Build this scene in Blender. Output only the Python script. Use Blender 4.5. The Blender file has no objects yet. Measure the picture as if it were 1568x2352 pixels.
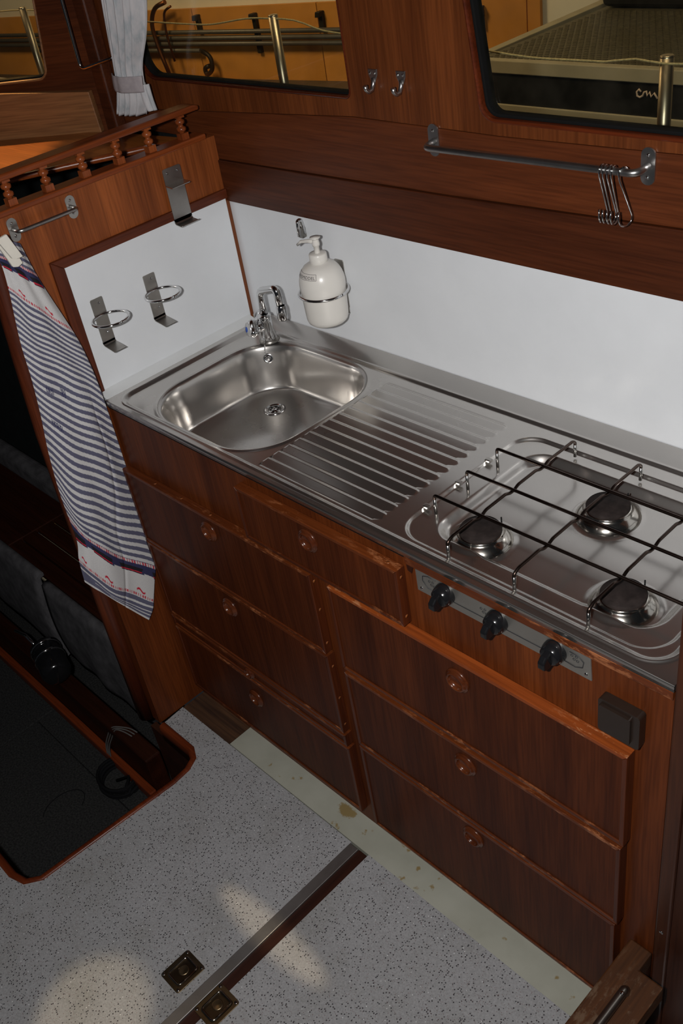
import bpy, bmesh, math, random
from mathutils import Vector, Matrix
from mathutils.geometry import tessellate_polygon

random.seed(7)
C = bpy.context.scene.collection
SC = bpy.context.scene
H = 1.0            # counter height above the galley floor: all numbers below are measured from the counter top
PI = math.pi
FL = -1.0          # floor, in counter heights

# ------------------------------------------------------------------ camera
RIGHT = Vector((0.69218523, 0.70716372, -0.14421887))
DOWN = Vector((0.34229718, -0.49759052, -0.79701714))
FWD = Vector((-0.63538355, 0.50231777, -0.58648495))
EYE = Vector((1.90675526, -1.37310202, 1.03561644 + H))
cam_d = bpy.data.cameras.new('camera')
cam_d.sensor_fit = 'VERTICAL'
cam_d.sensor_height = 36.0
cam_d.sensor_width = 24.0
cam_d.lens = 36.0 * 2210.574 / 2352.0
cam_d.clip_start = 0.02
cam = bpy.data.objects.new('camera', cam_d)
C.objects.link(cam)
m = Matrix((RIGHT, -DOWN, -FWD)).transposed().to_4x4()
m.translation = EYE
cam.matrix_world = m
SC.camera = cam

# ------------------------------------------------------------------ world, lamps, exposure
SC.view_settings.view_transform = 'Standard'
SC.view_settings.look = 'None'
SC.view_settings.gamma = 1.0
SC.view_settings.exposure = 0.0
SC.view_settings.use_curve_mapping = False
w = bpy.data.worlds.new('world')
SC.world = w
w.use_nodes = True
w.node_tree.nodes['Background'].inputs[0].default_value = (0.75, 0.85, 1.0, 1)
w.node_tree.nodes['Background'].inputs[1].default_value = 0.012


def lamp(name, kind, loc, target, power, color, **kw):
    d = bpy.data.lights.new(name, kind)
    d.energy = power
    d.color = color
    for k, v in kw.items():
        setattr(d, k, v)
    o = bpy.data.objects.new(name, d)
    C.objects.link(o)
    o.location = loc
    o.rotation_euler = (Vector(target) - Vector(loc)).to_track_quat('-Z', 'Y').to_euler()
    return o


# the camera's own flash, a hand's breadth to the side of the lens
fl_loc = EYE - RIGHT * 0.15 - DOWN * 0.02 + FWD * 0.03
lamp('camera_flash', 'AREA', fl_loc, fl_loc + FWD, 30.0, (1.0, 0.99, 0.98), shape='RECTANGLE', size=0.055, size_y=0.035)
# the shed's lamps
lamp('shed_lamp', 'AREA', (-2.4, 0.10, 3.5), (-2.7, 2.35, 0.9), 66.0, (1.0, 0.70, 0.38), size=0.8)
lamp('shed_lamp', 'AREA', (0.9, 0.10, 3.5), (0.3, 2.0, 1.1), 24.0, (1.0, 0.78, 0.48), size=0.6)
# warm lamp outside the front quarter window that reaches the dash, and added spots shaped to throw the warm floor patches
lamp('dash_lamp', 'SPOT', (-1.75, 0.24, 3.24), (-0.64, -0.29, 1.44), 480.0, (1.0, 0.5, 0.14), spot_size=0.16, spot_blend=0.25, shadow_soft_size=0.03)
hl = lamp('floor_patch_spot', 'SPOT', (1.25, -2.3, 3.6), (0.57, -1.25, 0.0), 210.0, (1.0, 0.8, 0.5), spot_size=0.078, spot_blend=0.5, shadow_soft_size=0.02)
h2 = lamp('floor_patch_spot', 'SPOT', (2.3, -0.86, 3.6), (0.73, -0.862, 0.0), 270.0, (1.0, 0.8, 0.52), spot_size=0.09, spot_blend=0.3, shadow_soft_size=0.02)
h2.scale = (0.22, 1.0, 1.0)


# ------------------------------------------------------------------ materials
def new_mat(name):
    mt = bpy.data.materials.new(name)
    mt.use_nodes = True
    nt = mt.node_tree
    return mt, nt, nt.nodes['Principled BSDF']


def N(nt, t, **kw):
    n = nt.nodes.new(t)
    for k, v in kw.items():
        setattr(n, k, v)
    return n


def noise(nt, vec, scale, detail=3, rough=0.55):
    n = N(nt, 'ShaderNodeTexNoise')
    n.inputs['Scale'].default_value = scale
    n.inputs['Detail'].default_value = detail
    n.inputs['Roughness'].default_value = rough
    nt.links.new(vec, n.inputs['Vector'])
    return n.outputs['Fac']


def ramp(nt, fac, stops, interp='LINEAR'):
    r = N(nt, 'ShaderNodeValToRGB')
    r.color_ramp.interpolation = interp
    el = r.color_ramp.elements
    while len(el) < len(stops):
        el.new(0.5)
    for e, (p, c) in zip(el, stops):
        e.position = p
        e.color = tuple(c) + (1,) if len(c) == 3 else c
    nt.links.new(fac, r.inputs['Fac'])
    return r.outputs['Color']


def mix(nt, fac, a, b, kind='MIX'):
    n = N(nt, 'ShaderNodeMix', data_type='RGBA', blend_type=kind)
    for s, v in ((n.inputs[0], fac), (n.inputs[6], a), (n.inputs[7], b)):
        if hasattr(v, 'is_output'):
            nt.links.new(v, s)
        elif isinstance(v, (int, float)):
            s.default_value = v
        else:
            s.default_value = tuple(v) + (1,)
    return n.outputs[2]


def coords(nt, scale=(1, 1, 1), rnd=True, rot=0.0):
    tc = N(nt, 'ShaderNodeTexCoord')
    src = tc.outputs['Object']
    if rnd:
        oi = N(nt, 'ShaderNodeObjectInfo')
        mu = N(nt, 'ShaderNodeMath', operation='MULTIPLY')
        mu.inputs[1].default_value = 17.0
        nt.links.new(oi.outputs['Random'], mu.inputs[0])
        ad = N(nt, 'ShaderNodeVectorMath', operation='ADD')
        nt.links.new(src, ad.inputs[0])
        nt.links.new(mu.outputs[0], ad.inputs[1])
        src = ad.outputs[0]
    mp = N(nt, 'ShaderNodeMapping')
    mp.vector_type = 'TEXTURE'
    mp.inputs['Rotation'].default_value = (0, 0, rot)
    mp.inputs['Scale'].default_value = tuple(1.0 / q for q in scale)
    nt.links.new(src, mp.inputs['Vector'])
    return mp.outputs['Vector']


def bump(nt, fac, strength, dist, bs):
    b = N(nt, 'ShaderNodeBump')
    b.inputs['Strength'].default_value = strength
    b.inputs['Distance'].default_value = dist
    nt.links.new(fac, b.inputs['Height'])
    nt.links.new(b.outputs['Normal'], bs.inputs['Normal'])


def plain(name, col, rough=0.5, metal=0.0, spec=0.5, var=0.0, vscale=30):
    mt, nt, bs = new_mat(name)
    bs.inputs['Roughness'].default_value = rough
    bs.inputs['Metallic'].default_value = metal
    bs.inputs['Specular IOR Level'].default_value = spec
    v = coords(nt)
    f = noise(nt, v, vscale, 4)
    lo = tuple(c * (1 - var) for c in col)
    hi = tuple(min(1, c * (1 + var)) for c in col)
    nt.links.new(ramp(nt, f, [(0.3, lo), (0.7, hi)]), bs.inputs['Base Color'])
    return mt


def wood(name, dark, light, axis='z', rough=0.38, figure=1.0, spec=0.4, worn=None, rot=0.0):
    mt, nt, bs = new_mat(name)
    i = 'xyz'.index(axis)
    s1 = [11.0, 11.0, 11.0]
    s1[i] = 0.55
    s2 = [230.0, 230.0, 230.0]
    s2[i] = 9.0
    f1 = noise(nt, coords(nt, s1, True, rot), 1.6 * figure, 4, 0.6)
    f2 = noise(nt, coords(nt, s2, True, rot), 1.0, 2, 0.5)
    mid = tuple((a + b) / 2 for a, b in zip(dark, light))
    col = ramp(nt, f1, [(0.32, dark), (0.5, mid), (0.68, light)])
    fib = ramp(nt, f2, [(0.3, (0.72, 0.70, 0.68)), (0.62, (1.08, 1.08, 1.08))])
    col = mix(nt, 1.0, col, fib, 'MULTIPLY')
    if worn:
        s3 = [55.0, 55.0, 55.0]
        s3[i] = 22.0
        wm = ramp(nt, noise(nt, coords(nt, s3), 1.0, 5, 0.7), [(0.53, (0, 0, 0)), (0.62, (1, 1, 1))])
        s4 = [4.0, 4.0, 4.0]
        wz = ramp(nt, noise(nt, coords(nt, s4), 1.0, 2), [(0.42, (0, 0, 0)), (0.6, (0.8, 0.8, 0.8))])
        mk = mix(nt, 1.0, wm, wz, 'MULTIPLY')
        sep = N(nt, 'ShaderNodeSeparateColor')
        nt.links.new(mk, sep.inputs[0])
        col = mix(nt, sep.outputs[0], col, worn)
    nt.links.new(col, bs.inputs['Base Color'])
    bs.inputs['Roughness'].default_value = rough
    bs.inputs['Specular IOR Level'].default_value = spec
    bump(nt, f2, 0.12, 0.0006, bs)
    return mt


def steel(name, col, rough, axis=None, smudge=0.08, amt=0.35):
    mt, nt, bs = new_mat(name)
    bs.inputs['Metallic'].default_value = 1.0
    s = [9.0, 9.0, 9.0]
    if axis is not None:
        s = [320.0, 320.0, 320.0]
        s['xyz'.index(axis)] = 4.0
    f = noise(nt, coords(nt, s), 1.0, 3)
    f2 = noise(nt, coords(nt), 14, 5, 0.65)
    col2 = ramp(nt, f2, [(0.3, tuple(c * (1 - amt * 0.5) for c in col)), (0.62, col)])
    nt.links.new(col2, bs.inputs['Base Color'])
    mr = N(nt, 'ShaderNodeMapRange')
    mr.inputs['To Min'].default_value = max(0.02, rough - smudge)
    mr.inputs['To Max'].default_value = rough + smudge
    nt.links.new(f2, mr.inputs['Value'])
    nt.links.new(mr.outputs[0], bs.inputs['Roughness'])
    if axis is not None:
        bump(nt, f, 0.05, 0.0003, bs)
    return mt


def satin(name, col, r1, r2, fac):
    """satin sheet steel: a clear lobe and a broad one"""
    mt, nt, bs = new_mat(name)
    f2 = noise(nt, coords(nt), 13, 5, 0.65)
    c2 = ramp(nt, f2, [(0.3, tuple(c * 0.97 for c in col)), (0.62, col)])
    b2 = N(nt, 'ShaderNodeBsdfPrincipled')
    for b, r in ((bs, r1), (b2, r2)):
        b.inputs['Metallic'].default_value = 1.0
        b.inputs['Roughness'].default_value = r
        nt.links.new(c2, b.inputs['Base Color'])
    ms = N(nt, 'ShaderNodeMixShader')
    mr = N(nt, 'ShaderNodeMapRange')
    mr.inputs['To Min'].default_value = fac - 0.01
    mr.inputs['To Max'].default_value = fac + 0.01
    nt.links.new(noise(nt, coords(nt), 7, 4), mr.inputs['Value'])
    nt.links.new(mr.outputs[0], ms.inputs[0])
    nt.links.new(bs.outputs[0], ms.inputs[1])
    nt.links.new(b2.outputs[0], ms.inputs[2])
    nt.links.new(ms.outputs[0], nt.nodes['Material Output'].inputs[0])
    return mt


M = {}
M['veneer_bulkhead'] = wood('bulkhead mahogany veneer', (0.15, 0.037, 0.009), (0.30, 0.080, 0.019), 'z', 0.42, spec=0.3)
M['veneer_drawer'] = wood('drawer mahogany veneer', (0.046, 0.0098, 0.0030), (0.090, 0.0205, 0.0052), 'z', 0.45, spec=0.16)
M['veneer_face'] = wood('cabinet mahogany veneer', (0.068, 0.0148, 0.0036), (0.135, 0.0315, 0.0066), 'z', 0.42, spec=0.2)
M['edge_x'] = wood('solid mahogany lipping', (0.066, 0.0140, 0.0036), (0.130, 0.0295, 0.0062), 'x', 0.36, worn=(0.36, 0.13, 0.05))
M['edge_z'] = wood('solid mahogany upright lipping', (0.048, 0.0100, 0.0032), (0.092, 0.0195, 0.0048), 'z', 0.36)
M['pull'] = wood('turned mahogany', (0.058, 0.013, 0.0045), (0.11, 0.028, 0.0085), 'x', 0.22)
M['plank_x'] = wood('dark mahogany plank', (0.045, 0.0108, 0.0034), (0.082, 0.020, 0.006), 'x', 0.42, spec=0.3)
M['plank_x2'] = wood('dark mahogany wide plank', (0.062, 0.0145, 0.004), (0.11, 0.0275, 0.0075), 'x', 0.42, spec=0.3)
M['veneer_pillar'] = wood('window pillar mahogany', (0.085, 0.021, 0.005), (0.15, 0.040, 0.0095), 'z', 0.42, spec=0.3)
M['frame_dark'] = wood('dark mahogany frame strip', (0.07, 0.014, 0.005), (0.14, 0.030, 0.009), 'y', 0.4)
M['frame_dark_z'] = wood('dark mahogany upright strip', (0.07, 0.014, 0.005), (0.14, 0.030, 0.009), 'z', 0.4)
M['trim_z'] = wood('corner mahogany strip', (0.10, 0.025, 0.005), (0.19, 0.05, 0.010), 'z', 0.4)
M['rail_y'] = wood('gallery mahogany', (0.13, 0.026, 0.006), (0.25, 0.055, 0.012), 'y', 0.3)
M['baluster'] = wood('turned baluster mahogany', (0.16, 0.034, 0.009), (0.32, 0.08, 0.02), 'z', 0.28)
M['rim'] = wood('hatch rim mahogany', (0.085, 0.014, 0.004), (0.17, 0.032, 0.008), 'x', 0.36)
M['board_front'] = wood('golden teak board', (0.15, 0.060, 0.021), (0.27, 0.115, 0.042), 'x', 0.5, rot=0.5585)
M['plank_front'] = wood('dark mahogany windscreen wall', (0.05, 0.0118, 0.0034), (0.09, 0.0225, 0.006), 'x', 0.42, spec=0.25, rot=0.5585)
M['dash'] = wood('dash top veneer', (0.22, 0.062, 0.012), (0.34, 0.11, 0.022), 'x', 0.3)
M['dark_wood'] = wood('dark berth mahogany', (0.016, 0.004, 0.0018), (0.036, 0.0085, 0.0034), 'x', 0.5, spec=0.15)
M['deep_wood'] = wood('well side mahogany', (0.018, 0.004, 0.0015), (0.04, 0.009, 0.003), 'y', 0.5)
M['post'] = wood('ladder post mahogany', (0.032, 0.008, 0.003), (0.062, 0.017, 0.005), 'z', 0.35)
M['step'] = wood('worn step mahogany', (0.042, 0.014, 0.0035), (0.085, 0.028, 0.007), 'y', 0.5, worn=(0.12, 0.07, 0.04))
M['subfloor'] = wood('stained bare plywood', (0.028, 0.011, 0.005), (0.085, 0.038, 0.016), 'x', 0.7, figure=4)

M['laminate'] = plain('white laminate', (0.72, 0.735, 0.755), 0.23, 0, 0.5, 0.02, 12)
M['ledge'] = plain('white ledge strip', (0.70, 0.71, 0.71), 0.35, 0, 0.4, 0.04, 12)
M['steel'] = satin('satin stainless steel', (0.60, 0.575, 0.545), 0.19, 0.45, 0.26)
M['steel_plate'] = steel('brushed stainless plate', (0.52, 0.50, 0.47), 0.33, 'z', 0.06, 0.3)
M['steel_dark'] = steel('tarnished stainless', (0.34, 0.32, 0.29), 0.34, None, 0.08, 0.5)
M['chrome'] = steel('polished chrome', (0.75, 0.75, 0.75), 0.10, None, 0.03, 0.15)
M['rod'] = steel('stainless tube', (0.52, 0.51, 0.50), 0.32, None, 0.05, 0.2)
M['burner_steel'] = steel('burner skirt steel', (0.56, 0.53, 0.48), 0.16, None, 0.05, 0.4)
M['alu'] = steel('aluminium strip', (0.50, 0.48, 0.46), 0.45, 'y', 0.06, 0.2)
M['bronze'] = steel('dark bronze plate', (0.30, 0.22, 0.13), 0.33, None, 0.08, 0.7)
M['bronze_dark'] = steel('dark tarnished dish', (0.17, 0.125, 0.085), 0.3, None, 0.06, 0.6)
M['bronze_bright'] = steel('polished worn metal', (0.50, 0.45, 0.38), 0.14, None, 0.04, 0.4)
M['steel_panel'] = steel('brushed control panel', (0.58, 0.56, 0.52), 0.5, 'x', 0.05, 0.15)
M['brass'] = steel('stanchion metal', (0.48, 0.40, 0.29), 0.36, None, 0.05, 0.3)
M['scorched'] = plain('scorched burner cap', (0.022, 0.0165, 0.015), 0.7, 0.0, 0.08, 0.35, 60)
M['grate'] = steel('heat-blackened grate wire', (0.085, 0.06, 0.05), 0.3, None, 0.08, 0.5)
M['grate_end'] = steel('bright grate wire', (0.55, 0.54, 0.52), 0.2, None, 0.05, 0.3)
M['black'] = plain('black plastic', (0.008, 0.008, 0.009), 0.16, 0, 0.55, 0.1)
M['rubber'] = plain('black rubber', (0.006, 0.006, 0.006), 0.85, 0, 0.1, 0.1)
M['brown_plastic'] = plain('dark brown plastic', (0.018, 0.011, 0.008), 0.3, 0, 0.5, 0.1)
M['white_print'] = plain('white print', (0.75, 0.75, 0.75), 0.5)
M['ink'] = plain('black print', (0.02, 0.02, 0.022), 0.6)
M['cream_plastic'] = plain('cream plastic', (0.72, 0.69, 0.64), 0.28, 0, 0.5, 0.03, 8)
M['label_paper'] = plain('clear label film', (0.68, 0.64, 0.60), 0.3, 0, 0.5, 0.02)
M['blue_dot'] = plain('blue tap marker', (0.02, 0.08, 0.42), 0.3)
M['acrylic'] = plain('frosted knob cap', (0.55, 0.55, 0.55), 0.3, 0.35, 0.5, 0.05)
M['peg'] = plain('off-white peg plastic', (0.72, 0.68, 0.60), 0.4, 0, 0.4, 0.03)
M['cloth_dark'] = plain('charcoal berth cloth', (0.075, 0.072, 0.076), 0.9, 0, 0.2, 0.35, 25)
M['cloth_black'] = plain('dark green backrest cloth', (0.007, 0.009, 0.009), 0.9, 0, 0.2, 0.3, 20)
M['cord_black'] = plain('black cable', (0.006, 0.006, 0.007), 0.8, 0, 0.1)
M['string'] = plain('grey string', (0.09, 0.085, 0.08), 0.8)
M['rope'] = plain('yellowed rope', (0.42, 0.33, 0.16), 0.7, 0, 0.3, 0.3, 200)
M['white_wall'] = plain('cream shed cladding', (0.78, 0.72, 0.58), 0.7, 0, 0.3, 0.05, 2)
M['ply'] = plain('yellow plywood', (0.60, 0.26, 0.05), 0.6, 0, 0.3, 0.12, 5)
M['grey_pipe'] = plain('grey conduit', (0.10, 0.088, 0.07), 0.4, 0.2, 0.5, 0.1)
M['bracket'] = plain('black iron', (0.02, 0.017, 0.012), 0.5, 0.3, 0.4, 0.2)
M['copper'] = steel('old copper pipe', (0.24, 0.09, 0.035), 0.45, None, 0.05, 0.4)
M['tread'] = plain('dark tread plate', (0.10, 0.085, 0.05), 0.5, 0.2, 0.4, 0.3, 40)
M['case_black'] = plain('black case side', (0.008, 0.008, 0.008), 0.5)
M['alu_dull'] = plain('dull aluminium edging', (0.40, 0.35, 0.24), 0.5, 0.0, 0.4, 0.1, 10)
M['hull_grey'] = plain('grey deck paint', (0.20, 0.155, 0.10), 0.6, 0, 0.3, 0.15, 8)
M['ledge_dark'] = plain('dark grey ledge paint', (0.10, 0.075, 0.05), 0.6, 0, 0.3, 0.15, 8)
M['hull_tan'] = plain('tan toe rail', (0.42, 0.34, 0.2), 0.5, 0, 0.3, 0.1, 8)
M['pallet'] = plain('pine block', (0.20, 0.09, 0.02), 0.7, 0, 0.3, 0.2, 20)
M['chalk'] = plain('chalk mark', (0.6, 0.45, 0.35), 0.8)


def mk_glass():
    mt, nt, bs = new_mat('window glass')
    nt.nodes.remove(bs)
    out = nt.nodes['Material Output']
    tr = N(nt, 'ShaderNodeBsdfTransparent')
    tr.inputs[0].default_value = (0.80, 0.82, 0.79, 1)
    gl = N(nt, 'ShaderNodeBsdfGlossy')
    gl.inputs['Roughness'].default_value = 0.03
    lw = N(nt, 'ShaderNodeLayerWeight')
    lw.inputs[0].default_value = 0.5
    pw = N(nt, 'ShaderNodeMath', operation='POWER')
    pw.inputs[1].default_value = 5.0
    nt.links.new(lw.outputs['Facing'], pw.inputs[0])
    fr = N(nt, 'ShaderNodeMath', operation='MULTIPLY_ADD')
    fr.inputs[1].default_value = 0.95
    fr.inputs[2].default_value = 0.04
    nt.links.new(pw.outputs[0], fr.inputs[0])
    v = coords(nt)
    dirt = noise(nt, v, 20, 5)
    df = N(nt, 'ShaderNodeBsdfDiffuse')
    df.inputs[0].default_value = (0.5, 0.42, 0.3, 1)
    mr = N(nt, 'ShaderNodeMapRange')
    mr.inputs['From Min'].default_value = 0.35
    mr.inputs['To Min'].default_value = 0.0
    mr.inputs['To Max'].default_value = 0.018
    nt.links.new(dirt, mr.inputs['Value'])
    ms = N(nt, 'ShaderNodeMixShader')
    nt.links.new(fr.outputs[0], ms.inputs[0])
    nt.links.new(tr.outputs[0], ms.inputs[1])
    nt.links.new(gl.outputs[0], ms.inputs[2])
    m2 = N(nt, 'ShaderNodeMixShader')
    nt.links.new(mr.outputs[0], m2.inputs[0])
    nt.links.new(ms.outputs[0], m2.inputs[1])
    nt.links.new(df.outputs[0], m2.inputs[2])
    nt.links.new(m2.outputs[0], out.inputs[0])
    return mt


def mk_floor():
    mt, nt, bs = new_mat('speckled grey laminate')
    v = coords(nt, rnd=False)

    def specks(scale, thr, keep):
        vo = N(nt, 'ShaderNodeTexVoronoi')
        vo.inputs['Scale'].default_value = scale
        nt.links.new(v, vo.inputs['Vector'])
        lt = N(nt, 'ShaderNodeMath', operation='LESS_THAN')
        lt.inputs[1].default_value = thr
        nt.links.new(vo.outputs['Distance'], lt.inputs[0])
        sp = N(nt, 'ShaderNodeSeparateColor')
        nt.links.new(vo.outputs['Color'], sp.inputs[0])
        g = N(nt, 'ShaderNodeMath', operation='LESS_THAN')
        g.inputs[1].default_value = keep
        nt.links.new(sp.outputs[0], g.inputs[0])
        mu = N(nt, 'ShaderNodeMath', operation='MULTIPLY')
        nt.links.new(lt.outputs[0], mu.inputs[0])
        nt.links.new(g.outputs[0], mu.inputs[1])
        return mu.outputs[0], vo
    grime = noise(nt, v, 7, 5, 0.65)
    base = ramp(nt, grime, [(0.3, (0.265, 0.258, 0.245)), (0.5, (0.325, 0.322, 0.325)), (0.7, (0.355, 0.352, 0.358))])
    fine = noise(nt, v, 260, 2)
    base = mix(nt, 0.35, base, ramp(nt, fine, [(0.3, (0.2, 0.2, 0.2)), (0.7, (0.46, 0.45, 0.46))]))
    a, _ = specks(200, 0.33, 0.36)
    col = mix(nt, a, base, (0.06, 0.056, 0.06))
    b, _ = specks(330, 0.26, 0.2)
    col = mix(nt, b, col, (0.16, 0.09, 0.09))
    c, _ = specks(140, 0.17, 0.10)
    col = mix(nt, c, col, (0.7, 0.7, 0.7))
    nt.links.new(col, bs.inputs['Base Color'])
    bs.inputs['Roughness'].default_value = 0.38
    bump(nt, noise(nt, v, 120, 3), 0.15, 0.001, bs)
    return mt


def mk_cream():
    mt, nt, bs = new_mat('worn cream floor paint')
    v = coords(nt, rnd=False)
    base = ramp(nt, noise(nt, v, 9, 4), [(0.3, (0.33, 0.325, 0.265)), (0.7, (0.40, 0.395, 0.33))])
    st = ramp(nt, noise(nt, v, 26, 3, 0.6), [(0.66, (0, 0, 0)), (0.72, (1, 1, 1))])
    vd = N(nt, 'ShaderNodeVectorMath', operation='DISTANCE')
    vd.inputs[1].default_value = (-0.182, 0.026, 0.0)
    mp = N(nt, 'ShaderNodeMapping')
    mp.inputs['Location'].default_value = (0.0, 0.0, 0.0)
    mp.inputs['Scale'].default_value = (1.0, 1.9, 0.0)
    nt.links.new(v, mp.inputs['Vector'])
    nt.links.new(mp.outputs[0], vd.inputs[0])
    dn = N(nt, 'ShaderNodeMath', operation='MULTIPLY_ADD')
    dn.inputs[1].default_value = 0.05
    nt.links.new(noise(nt, v, 70, 4, 0.7), dn.inputs[0])
    nt.links.new(vd.outputs['Value'], dn.inputs[2])
    big = ramp(nt, dn.outputs[0], [(0.050, (1, 1, 1)), (0.056, (0, 0, 0))])
    st = mix(nt, 1.0, st, big, 'ADD')
    sp = N(nt, 'ShaderNodeSeparateColor')
    nt.links.new(st, sp.inputs[0])
    col = mix(nt, sp.outputs[0], base, (0.25, 0.18, 0.075))
    nt.links.new(col, bs.inputs['Base Color'])
    bs.inputs['Roughness'].default_value = 0.5
    return mt


def mk_carpet():
    mt, nt, bs = new_mat('charcoal carpet')
    v = coords(nt, rnd=False)
    f = noise(nt, v, 170, 3)
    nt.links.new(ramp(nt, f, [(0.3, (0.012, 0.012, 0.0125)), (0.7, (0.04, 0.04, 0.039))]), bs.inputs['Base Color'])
    bs.inputs['Roughness'].default_value = 0.95
    bs.inputs['Specular IOR Level'].default_value = 0.1
    bump(nt, f, 0.5, 0.002, bs)
    return mt


def mk_towel():
    mt, nt, bs = new_mat('woven towel')
    at = N(nt, 'ShaderNodeVertexColor', layer_name='weave')
    v = coords(nt, rnd=False)
    f = noise(nt, v, 700, 2)
    col = mix(nt, 0.25, at.outputs[0], ramp(nt, f, [(0.3, (0.35, 0.35, 0.35)), (0.7, (1, 1, 1))]), 'MULTIPLY')
    nt.links.new(col, bs.inputs['Base Color'])
    bs.inputs['Roughness'].default_value = 0.9
    bs.inputs['Specular IOR Level'].default_value = 0.15
    return mt


def mk_curtain():
    mt, nt, bs = new_mat('pale curtain cotton')
    v = coords(nt, (1, 1, 0.25), rnd=False)
    f = noise(nt, v, 55, 4, 0.6)
    nt.links.new(ramp(nt, f, [(0.36, (0.38, 0.40, 0.42)), (0.5, (0.50, 0.49, 0.50)), (0.64, (0.56, 0.53, 0.535))]), bs.inputs['Base Color'])
    bs.inputs['Roughness'].default_value = 0.9
    return mt


M['glass'] = mk_glass()
M['floor'] = mk_floor()
M['cream'] = mk_cream()
M['carpet'] = mk_carpet()
M['towel'] = mk_towel()
M['curtain'] = mk_curtain()
M['curtain_band'] = plain('curtain tie cotton', (0.40, 0.35, 0.36), 0.9, 0, 0.2, 0.1, 80)


# ------------------------------------------------------------------ mesh building
class MB:
    def __init__(s):
        s.v, s.f, s.s = [], [], []

    def add(s, vs, fs, smooth=False):
        k = len(s.v)
        s.v += [tuple(p) for p in vs]
        s.f += [tuple(i + k for i in q) for q in fs]
        s.s += [smooth] * len(fs)
        return s

    def box(s, x0, x1, y0, y1, z0, z1):
        vs = [(x, y, z) for x in (x0, x1) for y in (y0, y1) for z in (z0, z1)]
        return s.add(vs, [(0, 1, 3, 2), (4, 6, 7, 5), (0, 4, 5, 1), (2, 3, 7, 6), (0, 2, 6, 4), (1, 5, 7, 3)])

    def tube(s, path, r, n=10, caps=True, flat=1.0, up=None):
        P = [Vector(p) for p in path]
        R = r if isinstance(r, (list, tuple)) else [r] * len(P)
        T = []
        for i in range(len(P)):
            a = P[max(0, i - 1)]
            b = P[min(len(P) - 1, i + 1)]
            T.append((b - a).normalized())
        u = Vector(up) if up else (Vector((0, 0, 1)) if abs(T[0].z) < 0.9 else Vector((1, 0, 0)))
        vs, fs = [], []
        for i, p in enumerate(P):
            u = (u - T[i] * u.dot(T[i])).normalized()
            b = T[i].cross(u)
            for k in range(n):
                a = 2 * PI * k / n
                vs.append(p + (u * math.cos(a) + b * math.sin(a) * flat) * R[i])
        for i in range(len(P) - 1):
            for k in range(n):
                fs.append((i * n + k, i * n + (k + 1) % n, (i + 1) * n + (k + 1) % n, (i + 1) * n + k))
        s.add(vs, fs, True)
        if caps:
            s.add(vs[:n], [tuple(range(n - 1, -1, -1))])
            s.add(vs[-n:], [tuple(range(n))])
        return s

    def lathe(s, prof, c, ax=(0, 0, 1), n=24, smooth=True, u=None):
        ax = Vector(ax).normalized()
        u = Vector(u) if u else (Vector((1, 0, 0)) if abs(ax.x) < 0.9 else Vector((0, 1, 0)))
        u = (u - ax * u.dot(ax)).normalized()
        b = ax.cross(u)
        c = Vector(c)
        vs, fs = [], []
        for (r, h) in prof:
            for k in range(n):
                a = 2 * PI * k / n
                vs.append(c + ax * h + (u * math.cos(a) + b * math.sin(a)) * max(r, 1e-5))
        for i in range(len(prof) - 1):
            for k in range(n):
                fs.append((i * n + k, i * n + (k + 1) % n, (i + 1) * n + (k + 1) % n, (i + 1) * n + k))
        return s.add(vs, fs, smooth)

    def prism(s, poly, fn, w0, w1):
        n = len(poly)
        a = [fn(p[0], p[1], w0) for p in poly]
        b = [fn(p[0], p[1], w1) for p in poly]
        tri = tessellate_polygon([[Vector((p[0], p[1], 0)) for p in poly]])
        s.add(a, [t[::-1] for t in tri])
        s.add(b, list(tri))
        s.add(a + b, [(i, (i + 1) % n, n + (i + 1) % n, n + i) for i in range(n)])
        return s

    def plate(s, outer, holes, fn, w0, w1):
        loops = [outer] + holes
        tri = tessellate_polygon([[Vector((p[0], p[1], 0)) for p in l] for l in loops])
        flat = [p for l in loops for p in l]
        a = [fn(p[0], p[1], w0) for p in flat]
        b = [fn(p[0], p[1], w1) for p in flat]
        s.add(a, [t[::-1] for t in tri])
        s.add(b, list(tri))
        for l in loops:
            n = len(l)
            a = [fn(p[0], p[1], w0) for p in l]
            b = [fn(p[0], p[1], w1) for p in l]
            s.add(a + b, [(i, (i + 1) % n, n + (i + 1) % n, n + i) for i in range(n)])
        return s

    def ring(s, la, lb, fn, w0, w1):
        """band between two closed outlines with equal point counts"""
        n = len(la)
        q = [fn(p[0], p[1], w0) for p in la] + [fn(p[0], p[1], w0) for p in lb] + \
            [fn(p[0], p[1], w1) for p in la] + [fn(p[0], p[1], w1) for p in lb]
        fs = []
        for i in range(n):
            j = (i + 1) % n
            fs += [(i, j, n + j, n + i), (2 * n + i, 3 * n + i, 3 * n + j, 2 * n + j),
                   (i, 2 * n + i, 2 * n + j, j), (n + i, n + j, 3 * n + j, 3 * n + i)]
        return s.add(q, fs)

    def ball(s, c, r, n=12, sq=(1, 1, 1)):
        m = n // 2
        vs, fs = [], []
        for i in range(m + 1):
            t = PI * i / m
            for k in range(n):
                a = 2 * PI * k / n
                vs.append((c[0] + r * sq[0] * math.sin(t) * math.cos(a), c[1] + r * sq[1] * math.sin(t) * math.sin(a), c[2] + r * sq[2] * math.cos(t)))
        for i in range(m):
            for k in range(n):
                fs.append((i * n + k, (i + 1) * n + k, (i + 1) * n + (k + 1) % n, i * n + (k + 1) % n))
        return s.add(vs, fs, True)

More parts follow.
